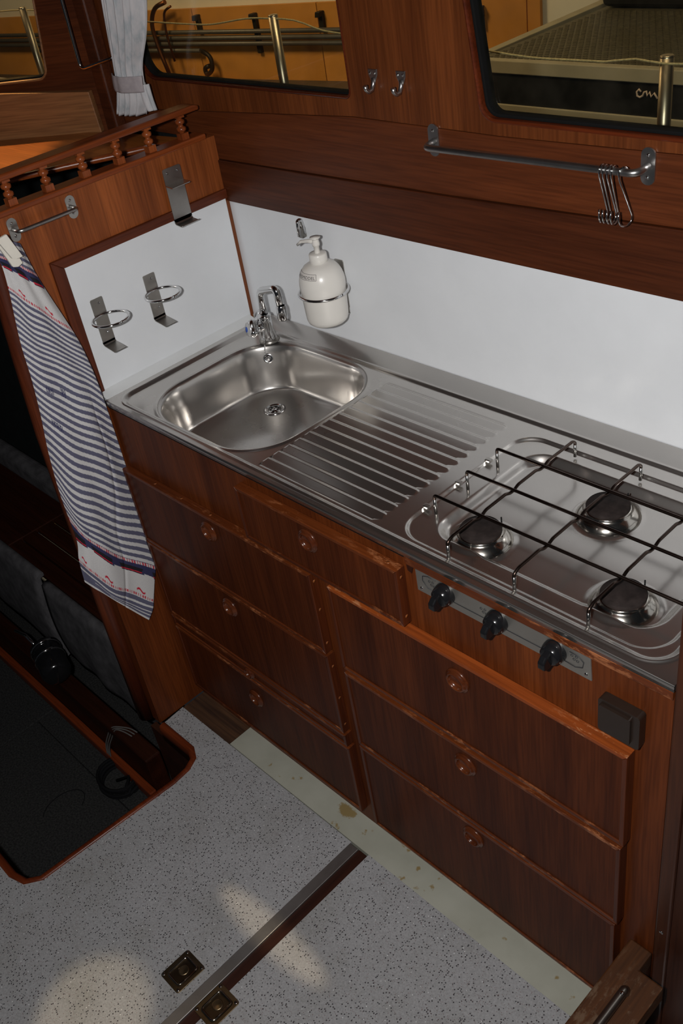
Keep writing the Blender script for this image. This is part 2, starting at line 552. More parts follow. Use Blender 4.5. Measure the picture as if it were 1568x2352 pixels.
    def mesh(s, name, base):
        me = bpy.data.meshes.new(name)
        b = Vector(base)
        me.from_pydata([tuple(Vector(p) - b) for p in s.v], [], s.f)
        me.polygons.foreach_set('use_smooth', s.s)
        bm = bmesh.new()
        bm.from_mesh(me)
        bmesh.ops.remove_doubles(bm, verts=bm.verts, dist=1e-6)
        bmesh.ops.recalc_face_normals(bm, faces=bm.faces)
        bm.to_mesh(me)
        bm.free()
        me.update()
        return me


BASE = {}


def finish(o, bevel, seg, wn=True):
    if bevel:
        b = o.modifiers.new('bevel', 'BEVEL')
        b.width = bevel
        b.segments = seg
        b.limit_method = 'ANGLE'
        b.angle_limit = math.radians(40)
        b.harden_normals = False
    return o


def thing(name, label=None, cat=None, base=(0, 0, 0), group=None, kind=None):
    o = bpy.data.objects.new(name, None)
    o.empty_display_size = 0.05
    C.objects.link(o)
    o.location = (base[0], base[1], base[2] + H)
    BASE[o.name] = base
    if label:
        o['label'] = label
    if cat:
        o['category'] = cat
    if group:
        o['group'] = group
    if kind:
        o['kind'] = kind
    return o


def part(name, mb, mat, root, label=None, bevel=0, seg=2, kind=None):
    base = BASE[root.name]
    me = mb.mesh(name, base)
    me.materials.append(M[mat])
    o = bpy.data.objects.new(name, me)
    C.objects.link(o)
    o.parent = root
    BASE[o.name] = base
    if label:
        o['label'] = label
    if kind:
        o['kind'] = kind
    return finish(o, bevel, seg)


def single(name, mb, mat, label=None, cat=None, group=None, kind=None, bevel=0, seg=2, base=None):
    if base is None:
        xs, ys, zs = zip(*mb.v)
        base = ((min(xs) + max(xs)) / 2, (min(ys) + max(ys)) / 2, min(zs))
    me = mb.mesh(name, base)
    me.materials.append(M[mat])
    o = bpy.data.objects.new(name, me)
    C.objects.link(o)
    o.location = (base[0], base[1], base[2] + H)
    BASE[o.name] = base
    if label:
        o['label'] = label
    if cat:
        o['category'] = cat
    if group:
        o['group'] = group
    if kind:
        o['kind'] = kind
    return finish(o, bevel, seg)


def copy_tree(o, loc=None, label=None, parent=None):
    c = o.copy()
    C.objects.link(c)
    if parent is not None:
        c.parent = parent
    if loc is not None:
        c.location = loc
    if label:
        c['label'] = label
    for ch in list(o.children):
        copy_tree(ch, None, None, c)
    return c


def rrect(x0, x1, y0, y1, r, n=6):
    """rounded rectangle outline; r may be a list for corners (x1y1, x0y1, x0y0, x1y0)"""
    rs = r if isinstance(r, (list, tuple)) else [r] * 4
    out = []
    for (cx, cy, sx, sy, a0, rr) in ((x1, y1, -1, -1, 0, rs[0]), (x0, y1, 1, -1, PI / 2, rs[1]), (x0, y0, 1, 1, PI, rs[2]), (x1, y0, -1, 1, 1.5 * PI, rs[3])):
        for k in range(n + 1):
            a = a0 + PI / 2 * k / n
            out.append((cx + sx * rr + rr * math.cos(a), cy + sy * rr + rr * math.sin(a)))
    return out


def fillet(path, r, n=6):
    P = [Vector(p) for p in path]
    out = [P[0]]
    for i in range(1, len(P) - 1):
        a, b, c = P[i - 1], P[i], P[i + 1]
        d1 = (a - b)
        d2 = (c - b)
        q = min(r, d1.length * 0.49, d2.length * 0.49)
        p0 = b + d1.normalized() * q
        p1 = b + d2.normalized() * q
        for k in range(n + 1):
            t = k / n
            out.append(p0 * (1 - t) ** 2 + b * 2 * t * (1 - t) + p1 * t * t)
    out.append(P[-1])
    return out


def screw(c, ax, r=0.0032):
    return MB().lathe([(0, 0.0018), (r * 0.6, 0.0015), (r, 0.0004), (r, -0.0006)], c, ax, 10)


XZ = lambda a, b, w_: (a, w_, b)      # outline in x,z swept along y
YZ = lambda a, b, w_: (w_, a, b)      # outline in y,z swept along x
XY = lambda a, b, w_: (a, b, w_)      # outline in x,y swept along z


def ss(a, b, t):
    t = min(1.0, max(0.0, (t - a) / (b - a)))
    return t * t * (3 - 2 * t)


# ================================================================== SETTING
# ---- back wall (the cabin side behind the counter)
win1 = [(0.428, 0.98), (-0.30, 0.98)] + [(-0.245 + 0.055 * math.cos(a), 0.622 + 0.055 * math.sin(a)) for a in [PI + i * PI / 16 for i in range(9)]] + [(0.418 + 0.018 * math.cos(a), 0.585 + 0.018 * math.sin(a)) for a in [1.5 * PI + i * PI / 12 for i in range(7)]]
win2 = [(1.75, 0.98), (0.704, 0.98)] + [(0.792 + 0.036 * math.cos(a), 0.588 + 0.036 * math.sin(a)) for a in [PI + i * PI / 16 for i in range(9)]] + [(1.75, 0.552)]


def inset(poly, d):
    n = len(poly)
    out = []
    for i in range(n):
        a, b, c = Vector(poly[i - 1]), Vector(poly[i]), Vector(poly[(i + 1) % n])
        t1 = (b - a).normalized()
        t2 = (c - b).normalized()
        n1 = Vector((-t1.y, t1.x))
        n2 = Vector((-t2.y, t2.x))
        q = (n1 + n2)
        q = q / max(0.3, q.length_squared) * 2
        out.append((b.x + q.x * d, b.y + q.y * d))
    return out


wb = thing('wall_back', 'mahogany panelled cabin side above the counter', base=(0.6, 0, FL), kind='structure')
part('backsplash_panel', MB().box(-0.05, 1.9, 0.0, 0.02, -0.03, 0.305), 'laminate', wb, 'white laminate splashback panel')
part('plank', MB().prism([(-0.088, 0.300), (1.9, 0.300), (1.9, 0.424), (1.16, 0.4195), (0.68, 0.408), (-0.088, 0.398)], XZ, -0.006, 0.02), 'plank_x', wb, bevel=0.0015)
part('plank', MB().prism([(-0.62, 0.442), (-0.088, 0.442), (-0.088, 0.3995), (0.68, 0.4095), (1.16, 0.421), (1.9, 0.4255), (1.9, 0.545), (0.80, 0.53), (0.433, 0.5345), (-0.207, 0.50), (-0.62, 0.48)], XZ, -0.0015, 0.022), 'plank_x2', wb, bevel=0.0012)
upper = [(-0.62, 0.481), (-0.207, 0.501), (0.433, 0.5355), (0.80, 0.531), (1.9, 0.546), (1.9, 1.15), (-0.62, 1.15)]
part('window_surround', MB().plate(upper, [inset(win1, -0.0), inset(win2, -0.0)], XZ, 0.0, 0.035), 'veneer_pillar', wb)
single('trim_1', MB().box(-0.0645, -0.046, -0.014, 0.0, -0.004, 0.303), 'trim_z', 'thin mahogany corner strip between the two white panels', kind='structure', bevel=0.002)


def window(name, outline, label, fn, o_frame, frame_w, frame_mat, seal_w, y_glass):
    wn = thing(name, label, base=fn(outline[0][0], outline[0][1], 0), kind='structure')
    a = outline
    b = inset(outline, frame_w)
    c = inset(outline, frame_w + seal_w)
    part('window_frame', MB().ring(a, b, fn, o_frame, 0.034), frame_mat, wn, bevel=0.003)
    part('seal', MB().ring(b, c, fn, 0.008, 0.032), 'rubber', wn, 'black rubber seal', bevel=0.002)
    part('pane', MB().prism(inset(outline, frame_w + 0.001), fn, 0.020, 0.0235), 'glass', wn, 'clear glass')
    return wn


M['win_frame'] = wood('dark red window rebate', (0.055, 0.009, 0.0025), (0.11, 0.02, 0.005), 'x', 0.3)
window('window_1', win1, 'wide cabin window with rounded corners beside the curtain', XZ, -0.001, 0.006, 'win_frame', 0.004, 0.03)
window('window_2', win2, 'cabin window above the hanging rail, black seal and mahogany rebate', XZ, -0.003, 0.007, 'win_frame', 0.0065, 0.03)

# ---- left bulkhead
lb_out = [(-0.002, 0.455), (-0.596, 0.455), (-0.604, 0.375), (-0.635, -0.04), (-0.650, -0.576), (-0.655, FL), (-0.002, FL)]
wl = thing('wall_left', 'mahogany bulkhead that ends the galley on the left', base=(-0.07, -0.3, FL), kind='structure')
part('panel', MB().prism(lb_out, YZ, -0.085, -0.05), 'veneer_bulkhead', wl)
part('edge_moulding', MB().tube([(-0.0665, -0.597, 0.455), (-0.0665, -0.606, 0.375), (-0.0665, -0.625, 0.15), (-0.0665, -0.638, -0.04), (-0.0665, -0.653, -0.576), (-0.0665, -0.658, FL)], 0.0245, 10), 'frame_dark_z', wl, 'dark rounded mahogany edge moulding')
part('lower_cheek', MB().prism([(-0.50, -0.02), (-0.635, -0.02), (-0.648, -0.576), (-0.652, FL), (-0.47, FL), (-0.47, -0.02)], YZ, -0.05, -0.008), 'veneer_face', wl)
part('laminate_panel', MB().box(-0.051, -0.045, -0.474, -0.012, -0.004, 0.309), 'laminate', wl, 'white laminate panel')
part('panel_frame', MB().prism([(-0.503, 0.331), (-0.474, 0.309), (-0.006, 0.309), (-0.006, 0.331)], YZ, -0.051, -0.041), 'frame_dark', wl, bevel=0.002)
part('panel_frame', MB().prism([(-0.503, 0.331), (-0.503, -0.03), (-0.474, -0.03), (-0.474, 0.309)], YZ, -0.051, -0.041), 'frame_dark_z', wl, bevel=0.002)
part('base_rail', MB().box(-0.088, -0.044, -0.598, -0.028, 0.455, 0.468), 'rail_y', wl, bevel=0.003)
single('trim_2', MB().prism([(-0.046, 0.003), (-0.003, -0.0115), (-0.003, -0.02), (-0.046, -0.02)], XZ, -0.489, -0.0155), 'ledge', 'narrow white ledge strip between bulkhead panel and sink', kind='structure', bevel=0.002)

# gallery rail with turned balusters
gr = thing('gallery_rail', 'mahogany gallery rail on six turned balusters along the bulkhead top', 'rail', (-0.065, -0.31, 0.468))
part('top_rail', MB().prism([(-0.625, 0.5225), (-0.625, 0.5365), (-0.05, 0.5365), (-0.032, 0.5325), (-0.032, 0.5225)], YZ, -0.090, -0.042), 'rail_y', gr, bevel=0.004)
for yy in (-0.531, -0.442, -0.349, -0.258, -0.172, -0.078):
    mb = MB().box(-0.074, -0.054, yy - 0.010, yy + 0.010, 0.468, 0.482)
    mb.lathe([(0.0055, 0.482), (0.0062, 0.4845), (0.0105, 0.4870), (0.0112, 0.4905), (0.0105, 0.494), (0.0062, 0.4965), (0.0058, 0.4985), (0.0062, 0.5005), (0.0105, 0.503), (0.0112, 0.5065), (0.0105, 0.510), (0.0062, 0.5125), (0.0055, 0.5155)], (-0.064, yy, 0), (0, 0, 1), 16)
    mb.box(-0.073, -0.055, yy - 0.009, yy + 0.009, 0.5155, 0.5225)
    part('baluster', mb, 'baluster', gr)

# ---- front quarter wall with the windscreen pane, the dash shelf
A32 = math.radians(32)
DX, DY = -math.cos(A32), -math.sin(A32)
NX, NY = -math.sin(A32), math.cos(A32)       # outward
P0 = (-0.45, 0.0)
FW = lambda a, b, w_: (P0[0] + DX * a + NX * w_, P0[1] + DY * a + NY * w_, b)
win3 = [(1.0, 0.98), (1.0, 0.572), (0.215, 0.572)] + [(0.205 + 0.035 * math.cos(t), 0.607 + 0.035 * math.sin(t)) for t in [1.5 * PI - i * PI / 16 for i in range(1, 9)]] + [(0.142, 0.80), (0.13, 0.98)]
wf = thing('wall_front', 'angled mahogany windscreen wall beyond the gallery rail', base=FW(0.5, 0, 0)[:2] + (0.3,), kind='structure')
part('window_surround', MB().plate([(-0.02, 0.424), (1.2, 0.424), (1.2, 1.15), (-0.02, 1.15)], [win3], FW, 0.0, 0.035), 'plank_front', wf)
part('corner_post', MB().box(-0.475, -0.425, -0.035, -0.001, 0.40, 1.15), 'plank_x', wf, bevel=0.006)
part('sill_board', MB().prism([(0.055, 0.436), (1.15, 0.436), (1.15, 0.560), (0.33, 0.556), (0.06, 0.5385)], FW, -0.022, -0.001), 'board_front', wf, 'lighter brown board under the pane', bevel=0.002)
win3r = win3[::-1]
window('window_3', win3r, 'corner of the windscreen pane at the far left above the lighter board', FW, -0.003, 0.006, 'board_front', 0.004, 0.03)
sh = thing('dash_shelf', 'brown veneered dash shelf behind the gallery rail, lit orange', 'shelf', (-0.5, -0.3, 0.42))
part('shelf_top', MB().prism([(-0.135, -0.003), (-0.222, -0.074), (-0.268, -0.164), (-0.325, -0.262), (-0.62, -0.86), (-1.30, -0.86)] + [FW(a, 0, -0.024)[:2] for a in (0.9, 0.5, 0.09)] + [(-0.42, -0.04)], XY, 0.424, 0.440), 'dash', sh)
part('front_lip', MB().tube([(-0.140, -0.006, 0.4315), (-0.222, -0.074, 0.4315), (-0.268, -0.164, 0.4315), (-0.325, -0.262, 0.4315), (-0.62, -0.86, 0.4315)], 0.0085, 8), 'rail_y', sh)

# grab rail beside the windscreen
gp = [FW(0.048, 0.98, -0.002), FW(0.048, 0.98, -0.045), FW(0.05, 0.597, -0.045), FW(-0.05, 0.618, -0.062), FW(-0.062, 0.62, -0.042)]
single('grab_rail', MB().tube(fillet(gp, 0.016, 6), 0.0042, 10), 'chrome', 'thin chrome rod bent round beside the curtain', 'rail')

fd = [FW(a, 0, 0.037)[:2] for a in (-0.05, 0.4, 0.8, 1.3)] + [(-1.55, -2.6), (-2.7, -2.6), (-2.7, 0.34), (-0.44, 0.34)]
single('foredeck', MB().prism(fd, XY, 0.385, 0.405), 'hull_grey', 'grey foredeck outside the windscreen pane', kind='structure')
single('ceiling', MB().box(-0.9, 1.45, -1.7, 0.04, 1.16, 1.19), 'plank_x', 'dark mahogany cabin ceiling', kind='structure')

# ---- galley floor
hole = [(-0.9, -1.205), (0.10, -1.205), (0.150, -1.190), (0.178, -1.150), (0.203, -0.755), (0.198, -0.70), (0.180, -0.662), (0.143, -0.642), (-0.0, -0.642)]
outl = [(-0.005, -0.572), (0.699, -0.572), (0.699, -2.6), (-0.9, -2.6)] + hole
single('floor_1', MB().prism(outl, XY, FL - 0.018, FL), 'floor', 'speckled grey floor panel around the companionway opening', kind='structure')
single('floor_2', MB().box(0.757, 2.6, -2.6, -0.570, FL - 0.018, FL), 'floor', 'speckled grey floor panel right of the aluminium strip', kind='structure')
single('trim_3', MB().box(0.6995, 0.727, -2.6, -0.576, FL - 0.016, FL + 0.001), 'alu', 'aluminium strip along the edge of the floor hatch', kind='structure', bevel=0.0008)
single('trim_4', MB().box(0.7275, 0.7565, -2.6, -0.574, FL - 0.02, FL - 0.004), 'deep_wood', 'dark wooden gap strip beside the aluminium edge', kind='structure')
single('floor_3', MB().box(0.214, 1.40, -0.5695, -0.488, FL - 0.018, FL - 0.001), 'cream', 'worn cream painted floor strip along the drawers', kind='structure')
single('floor_4', MB().box(-0.005, 0.2135, -0.571, -0.49, FL - 0.018, FL - 0.0025), 'subfloor', 'bare stained plywood corner beside the cream strip', kind='structure')
# mahogany rim round the opening
hin = hole[1:]
rp = [Vector((x, y, 0)) for x, y in [(-0.9, -1.205)] + hin]
rim = []
for i in range(len(rp)):
    a = rp[max(0, i - 1)]
    b = rp[min(len(rp) - 1, i + 1)]
    t = (b - a).normalized()
    nrm = Vector((-t.y, t.x, 0))
    rim.append((rp[i], rp[i] + nrm * 0.020))
mb = MB()
vs, fs = [], []
for (o_, i_) in rim:
    for p, z in ((o_, FL - 0.06), (o_, FL + 0.0015), (o_ * 0.75 + i_ * 0.25, FL + 0.004), (o_ * 0.3 + i_ * 0.7, FL + 0.003), (i_, FL - 0.003), (i_, FL - 0.06)):
        vs.append((p.x, p.y, z))
for i in range(len(rim) - 1):
    for k in range(6):
        fs.append((i * 6 + k, i * 6 + (k + 1) % 6, (i + 1) * 6 + (k + 1) % 6, (i + 1) * 6 + k))
mb.add(vs, fs, True)
single('trim_5', mb, 'rim', 'rounded mahogany rim around the companionway opening', kind='structure')

# ---- lower cabin seen through the opening
LZ = -1.35
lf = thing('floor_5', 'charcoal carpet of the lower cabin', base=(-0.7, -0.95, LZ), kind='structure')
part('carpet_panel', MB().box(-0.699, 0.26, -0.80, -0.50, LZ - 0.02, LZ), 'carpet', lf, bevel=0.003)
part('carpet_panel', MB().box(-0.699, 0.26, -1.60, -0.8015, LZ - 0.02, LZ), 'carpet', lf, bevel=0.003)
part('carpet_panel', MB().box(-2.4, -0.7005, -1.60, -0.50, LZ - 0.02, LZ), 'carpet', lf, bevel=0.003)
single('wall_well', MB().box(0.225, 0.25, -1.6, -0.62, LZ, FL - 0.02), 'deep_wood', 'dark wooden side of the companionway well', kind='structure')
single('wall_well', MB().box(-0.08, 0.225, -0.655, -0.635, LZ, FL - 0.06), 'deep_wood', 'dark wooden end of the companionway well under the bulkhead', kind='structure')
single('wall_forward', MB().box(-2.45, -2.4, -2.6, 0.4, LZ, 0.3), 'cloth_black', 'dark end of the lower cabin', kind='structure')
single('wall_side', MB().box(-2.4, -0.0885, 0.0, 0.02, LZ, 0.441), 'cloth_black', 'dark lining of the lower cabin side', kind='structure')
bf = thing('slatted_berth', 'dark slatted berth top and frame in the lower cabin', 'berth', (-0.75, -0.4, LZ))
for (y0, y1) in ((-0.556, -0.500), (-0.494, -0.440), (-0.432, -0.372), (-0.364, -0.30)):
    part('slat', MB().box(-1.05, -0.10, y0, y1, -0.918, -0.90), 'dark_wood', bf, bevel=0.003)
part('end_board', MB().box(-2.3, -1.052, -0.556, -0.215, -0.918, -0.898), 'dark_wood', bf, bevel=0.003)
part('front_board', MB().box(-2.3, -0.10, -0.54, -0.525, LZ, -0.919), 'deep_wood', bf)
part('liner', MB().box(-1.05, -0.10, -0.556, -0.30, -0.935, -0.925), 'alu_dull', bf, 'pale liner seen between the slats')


def cloth_box(x0, x1, y0, y1, z0, z1, seed, nx=26, nz=10):
    rnd = random.Random(seed)
    ph = [rnd.random() * 6 for _ in range(4)]
    mb_ = MB()
    vs_, fs_ = [], []
    prof = []
    for k in range(nz + 1):
        t = k / nz
        prof.append(t)
    for i in range(nx + 1):
        u = i / nx
        x = x0 + (x1 - x0) * u
        wob = 0.006 * math.sin(9 * u + ph[0]) + 0.004 * math.sin(23 * u + ph[1])
        ring = []
        for t in prof:      # front, hanging down
            ring.append((x, y0 - 0.018 * math.sin(PI * (0.15 + 0.85 * t)) - wob * (1 - t), z0 + (z1 - z0) * t + 0.01 * math.sin(7 * u + ph[2]) * (1 - t)))
        ring.append((x, y0 + 0.012, z1 + 0.008))
        ring.append((x, y1, z1 + 0.008))
        ring.append((x, y1, z1 - 0.004))
        ring.append((x, y0 + 0.012, z1 - 0.008))
        for t in prof[::-1]:
            ring.append((x, y0 + 0.012 - 0.006 * math.sin(PI * t), z0 + (z1 - z0) * t * 0.97))
        vs_ += ring
        m_ = len(ring)
    for i in range(nx):
        for k in range(m_):
            fs_.append((i * m_ + k, i * m_ + (k + 1) % m_, (i + 1) * m_ + (k + 1) % m_, (i + 1) * m_ + k))
    mb_.add(vs_, fs_, True)
    mb_.add(vs_[:m_], [tuple(range(m_))])
    mb_.add(vs_[-m_:], [tuple(range(m_))])
    return mb_


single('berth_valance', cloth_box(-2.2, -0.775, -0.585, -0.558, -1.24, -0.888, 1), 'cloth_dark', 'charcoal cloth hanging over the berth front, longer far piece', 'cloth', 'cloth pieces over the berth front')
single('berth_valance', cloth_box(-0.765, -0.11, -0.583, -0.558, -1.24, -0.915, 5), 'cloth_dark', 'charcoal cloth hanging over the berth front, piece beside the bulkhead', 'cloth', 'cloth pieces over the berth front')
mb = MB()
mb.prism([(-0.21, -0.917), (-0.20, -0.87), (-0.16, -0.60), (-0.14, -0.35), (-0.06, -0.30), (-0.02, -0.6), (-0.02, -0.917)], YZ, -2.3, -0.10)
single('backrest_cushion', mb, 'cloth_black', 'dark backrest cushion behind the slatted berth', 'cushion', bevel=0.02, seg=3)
mb = MB().prism([(-0.30, -0.897), (-0.30, -0.82), (-0.26, -0.80), (-0.235, -0.82), (-0.235, -0.897)], YZ, -2.2, -0.75)
single('berth_bolster', mb, 'cloth_dark', 'grey cushion lying along the back of the slatted berth', 'cushion', bevel=0.02, seg=3)
st = thing('floor_beam', 'dark mahogany beam along the lower cabin floor', 'beam', (-0.7, -0.69, LZ))
part('beam_top', MB().box(-2.3, -0.085, -0.71, -0.655, LZ, -1.18), 'dark_wood', st, bevel=0.006)
part('ledge', MB().box(-2.3, -0.085, -0.735, -0.7105, LZ, -1.31), 'rim', st, bevel=0.004)
ft = thing('cylinder_fitting', 'black cylindrical fitting with bright clamps on the lower cabin beam', 'fitting', (-0.66, -0.68, -1.18))
part('body', MB().lathe([(0, -0.08), (0.040, -0.08), (0.050, -0.07), (0.050, 0.055), (0.044, 0.07), (0.032, 0.075), (0, 0.075)], (-0.66, -0.685, -1.128), (0.84, -0.2, -0.1), 24), 'black', ft)
for t_ in (-0.055, -0.01):
    c_ = Vector((-0.66, -0.685, -1.128)) + Vector((0.84, -0.2, -0.1)).normalized() * t_
    part('clamp', MB().lathe([(0.0505, -0.004), (0.053, -0.004), (0.053, 0.004), (0.0505, 0.004)], c_, (0.84, -0.2, -0.1), 24), 'chrome', ft, 'bright clamp band')
part('pipe', MB().tube([(-0.74, -0.69, -1.10), (-0.80, -0.69, -1.085), (-0.86, -0.70, -1.09)], 0.006, 8), 'chrome', ft)
# coil of cable and string
cc = (-0.232, -0.755)
mb = MB()
pts = []
for k in range(0, 150):
    a = 2 * PI * k / 30
    lp = k // 30
    rx = 0.068 + 0.004 * math.sin(lp * 2.1) + 0.002 * math.sin(3 * a + lp)
    pts.append((cc[0] + rx * math.cos(a) + 0.004 * lp * math.cos(2.5), cc[1] + rx * 0.86 * math.sin(a), LZ + 0.006 + 0.0065 * lp + 0.003 * math.sin(2 * a + lp)))
pts += [(cc[0] + 0.03, cc[1] + 0.02, LZ + 0.035), (cc[0] - 0.01, cc[1] - 0.01, LZ + 0.01)]
mb.tube(pts, 0.0055, 7)
single('cable_coil', mb, 'cord_black', 'black cable coiled on the lower cabin carpet', 'cable')
mb = MB()
for k in range(3):
    o_ = 0.010 * k
    mb.tube(fillet([(-0.335 + o_, -0.735, LZ + 0.01), (-0.335 + o_, -0.725, -1.27), (-0.29 + o_ * 1.5, -0.70, -1.172 + 0.004 * k), (-0.23, -0.665 - 0.01 * k, -1.172), (-0.20, -0.66 - 0.01 * k, -1.174)], 0.03, 5), 0.0022, 6)
single('string_bundle', mb, 'string', 'grey strings tied over the beam beside the coiled cable', 'string')
mb = MB().tube([(-0.30 + 0.05 * math.cos(t) * 1.0, -0.93 + 0.07 * math.sin(t), LZ + 0.002) for t in [0.6 + 0.25 * k for k in range(16)]], 0.0012, 5)
single('loose_thread', mb, 'cord_black', 'thin dark wire lying in a loop on the lower cabin carpet', 'wire')

# ================================================================== CABINET
cb = thing('galley_cabinet', 'mahogany galley cabinet with eight drawers under the steel sink top', 'cabinet', (0.7, -0.49, FL))
part('face_frame', MB().box(-0.006, 1.462, -0.495, -0.476, FL, -0.012), 'veneer_face', cb)
part('top_lipping', MB().box(0.95, 1.462, -0.5005, -0.4955, -0.0325, -0.0155), 'edge_x', cb, bevel=0.0015)
part('shade_strip', MB().box(-0.004, 0.949, -0.4975, -0.4955, -0.0215, -0.0145), 'rubber', cb, 'black strip standing for the shade under the steel edge')  # solid dark strip in place of the shadow below the steel edge


def drawer(x0, x1, z0, z1, px, pz, y=-0.517, pr=0.0265, plugs=(), tplugs=(), topmat='edge_x'):
    y1 = -0.4955
    d = part('drawer', MB().box(x0 + 0.008, x1 - 0.008, y + 0.003, y1, z0 + 0.008, z1 - 0.008), 'veneer_drawer', cb)
    ew = 0.0085
    part('edge_strip', MB().prism([(x0, z1), (x1, z1), (x1 - ew, z1 - ew), (x0 + ew, z1 - ew)], XZ, y, y1), topmat, d, bevel=0.0012)
    part('edge_strip', MB().prism([(x0, z0), (x0 + ew, z0 + ew), (x1 - ew, z0 + ew), (x1, z0)], XZ, y, y1), 'edge_x', d, bevel=0.0012)
    part('edge_strip', MB().prism([(x0, z0), (x0, z1), (x0 + ew, z1 - ew), (x0 + ew, z0 + ew)], XZ, y, y1), 'edge_z', d, bevel=0.0012)
    part('edge_strip', MB().prism([(x1, z0), (x1 - ew, z0 + ew), (x1 - ew, z1 - ew), (x1, z1)], XZ, y, y1), 'edge_z', d, bevel=0.0012)
    # plugs over the edge screws
    yp = (y + y1) / 2
    for t in plugs:
        part('plug', MB().lathe([(0, 0.0003), (0.0036, 0.0003), (0.0036, -0.002)], (x1, yp, z0 + (z1 - z0) * t), (1, 0, 0), 10), 'plug', d, 'lighter screw plug')
    for xx in tplugs:
        part('plug', MB().lathe([(0, 0.0003), (0.0036, 0.0003), (0.0036, -0.002)], (xx, yp, z1), (0, 0, 1), 10), 'plug', d, 'lighter screw plug')
    pc = (px, y + 0.0032, pz)
    part('finger_pull', MB().lathe([(pr, 0.0), (pr, 0.0018), (pr * 0.96, 0.0034), (pr * 0.90, 0.0040), (pr * 0.86, 0.0052), (pr * 0.78, 0.0082), (pr * 0.70, 0.0092), (pr * 0.64, 0.0085), (pr * 0.60, 0.0060), (pr * 0.585, 0.0008), (0, 0.0006)], pc, (0, -1, 0), 32), 'pull', d, 'round turned finger pull')
    return d


M['edge_worn'] = wood('worn mahogany lipping', (0.17, 0.034, 0.006), (0.32, 0.07, 0.012), 'x', 0.4, worn=(0.50, 0.24, 0.11))
M['plug'] = wood('pale plug wood', (0.17, 0.045, 0.010), (0.26, 0.08, 0.02), 'x', 0.4)
drawer(0.002, 0.683, -0.406, -0.184, 0.334, -0.231, plugs=(0.12, 0.55, 0.9), tplugs=(0.13, 0.235, 0.345))
drawer(0.003, 0.686, -0.660, -0.411, 0.331, -0.464, plugs=(0.1, 0.45, 0.85))
drawer(0.004, 0.689, -0.704, -0.665, 0.336, -0.685, pr=0.019)
drawer(0.005, 0.692, -0.945, -0.709, 0.332, -0.783)
drawer(0.488, 0.944, -0.176, -0.043, 0.703, -0.087, plugs=(0.15, 0.85), tplugs=(0.915,))
drawer(0.736, 1.406, -0.412, -0.184, 1.063, -0.239, y=-0.518, topmat='edge_worn')
drawer(0.737, 1.401, -0.654, -0.424, 1.061, -0.473, y=-0.518)
drawer(0.738, 1.396, -0.948, -0.660, 1.062, -0.704, y=-0.518)
part('keyhole_plate', MB().prism([(0.951, -0.033), (0.966, -0.038), (0.962, -0.051), (0.953, -0.048)], XZ, -0.4975, -0.494), 'deep_wood', cb)

# brown rocker switch
sw = thing('rocker_switch', 'dark brown square rocker switch on the cabinet face right of the drawers', 'switch', (1.386, -0.5, -0.162))
part('surround', MB().prism(rrect(1.350, 1.421, -0.160, -0.089, 0.006, 4), XZ, -0.513, -0.4955), 'brown_plastic', sw, bevel=0.003)
part('rocker', MB().prism(rrect(1.354, 1.408, -0.152, -0.098, 0.003, 3), XZ, -0.518, -0.5125), 'brown_plastic', sw, bevel=0.002)

# hob control plate with three knobs
hp = thing('hob_control_plate', 'steel control strip with three black knobs under the hob', 'control panel', (1.15, -0.496, -0.082))
part('plate', MB().prism([(0.973, -0.032), (0.974, -0.081), (1.329, -0.081), (1.3265, -0.030)], XZ, -0.4985, -0.4955), 'steel_panel', hp, bevel=0.0006)
for px in (0.984, 1.319):
    part('screw', screw((px, -0.4985, -0.0725), (0, -1, 0)), 'chrome', hp)
KX = (1.041, 1.152, 1.264)
mb = MB()
for a, b in zip(KX[:-1], KX[1:]):
    mb.box(a + 0.014, b - 0.014, -0.4992, -0.4985, -0.0665, -0.0650)
mb.tube([(KX[0] - 0.014, -0.499, -0.066), (0.999, -0.499, -0.064), (0.989, -0.499, -0.052), (0.990, -0.499, -0.042), (1.002, -0.499, -0.0375), (1.02, -0.499, -0.038)], 0.0008, 5)
mb.tube([(KX[2] + 0.014, -0.499, -0.066), (1.300, -0.499, -0.068), (1.313, -0.499, -0.062), (1.315, -0.499, -0.050), (1.306, -0.499, -0.042), (1.29, -0.499, -0.041)], 0.0008, 5)
part('printed_line', mb, 'ink', hp, 'black printed line')
for kx in (KX[0] - 0.032, KX[1] - 0.030, KX[2] + 0.034):
    for dx, dz in ((-0.004, 0.003), (0.004, 0.004), (0.0, -0.003), (0.006, -0.004)):
        part('burner_symbol', MB().tube([(kx + dx + 0.0022 * math.cos(t), -0.499, -0.050 + dz + 0.0022 * math.sin(t)) for t in [k * PI / 5 for k in range(10)]], 0.0005, 4), 'ink', hp, 'printed ring of a burner diagram')
for kx in KX:
    c_ = (kx, -0.4985, -0.054)
    k_ = part('knob', MB().lathe([(0.0205, 0), (0.0205, 0.004), (0.0195, 0.010), (0.0165, 0.019), (0.0145, 0.0205), (0, 0.0205)], c_, (0, -1, 0), 28), 'black', hp)
    part('grip', MB().prism([(-0.512, -0.0705), (-0.530, -0.0705), (-0.5385, -0.065), (-0.5385, -0.052), (-0.530, -0.0435), (-0.512, -0.0405)], YZ, kx - 0.0065, kx + 0.0065), 'black', k_, bevel=0.004, seg=4)
    part('pointer_dot', MB().lathe([(0, 0.0005), (0.0016, 0.0004), (0.0018, -0.001)], (kx - 0.001, -0.5145, -0.0385), (0, -0.55, 0.8), 10), 'white_print', k_, 'white dot')
    part('flame_mark', MB().tube([(kx + 0.0145 + 0.0026 * math.cos(t) + 0.001 * math.sin(t), -0.5125 + 0.0012 * math.cos(t), -0.0605 + 0.0030 * math.sin(t)) for t in [k * PI / 6 for k in range(13)]], 0.0005, 4), 'white_print', k_, 'white flame outline')

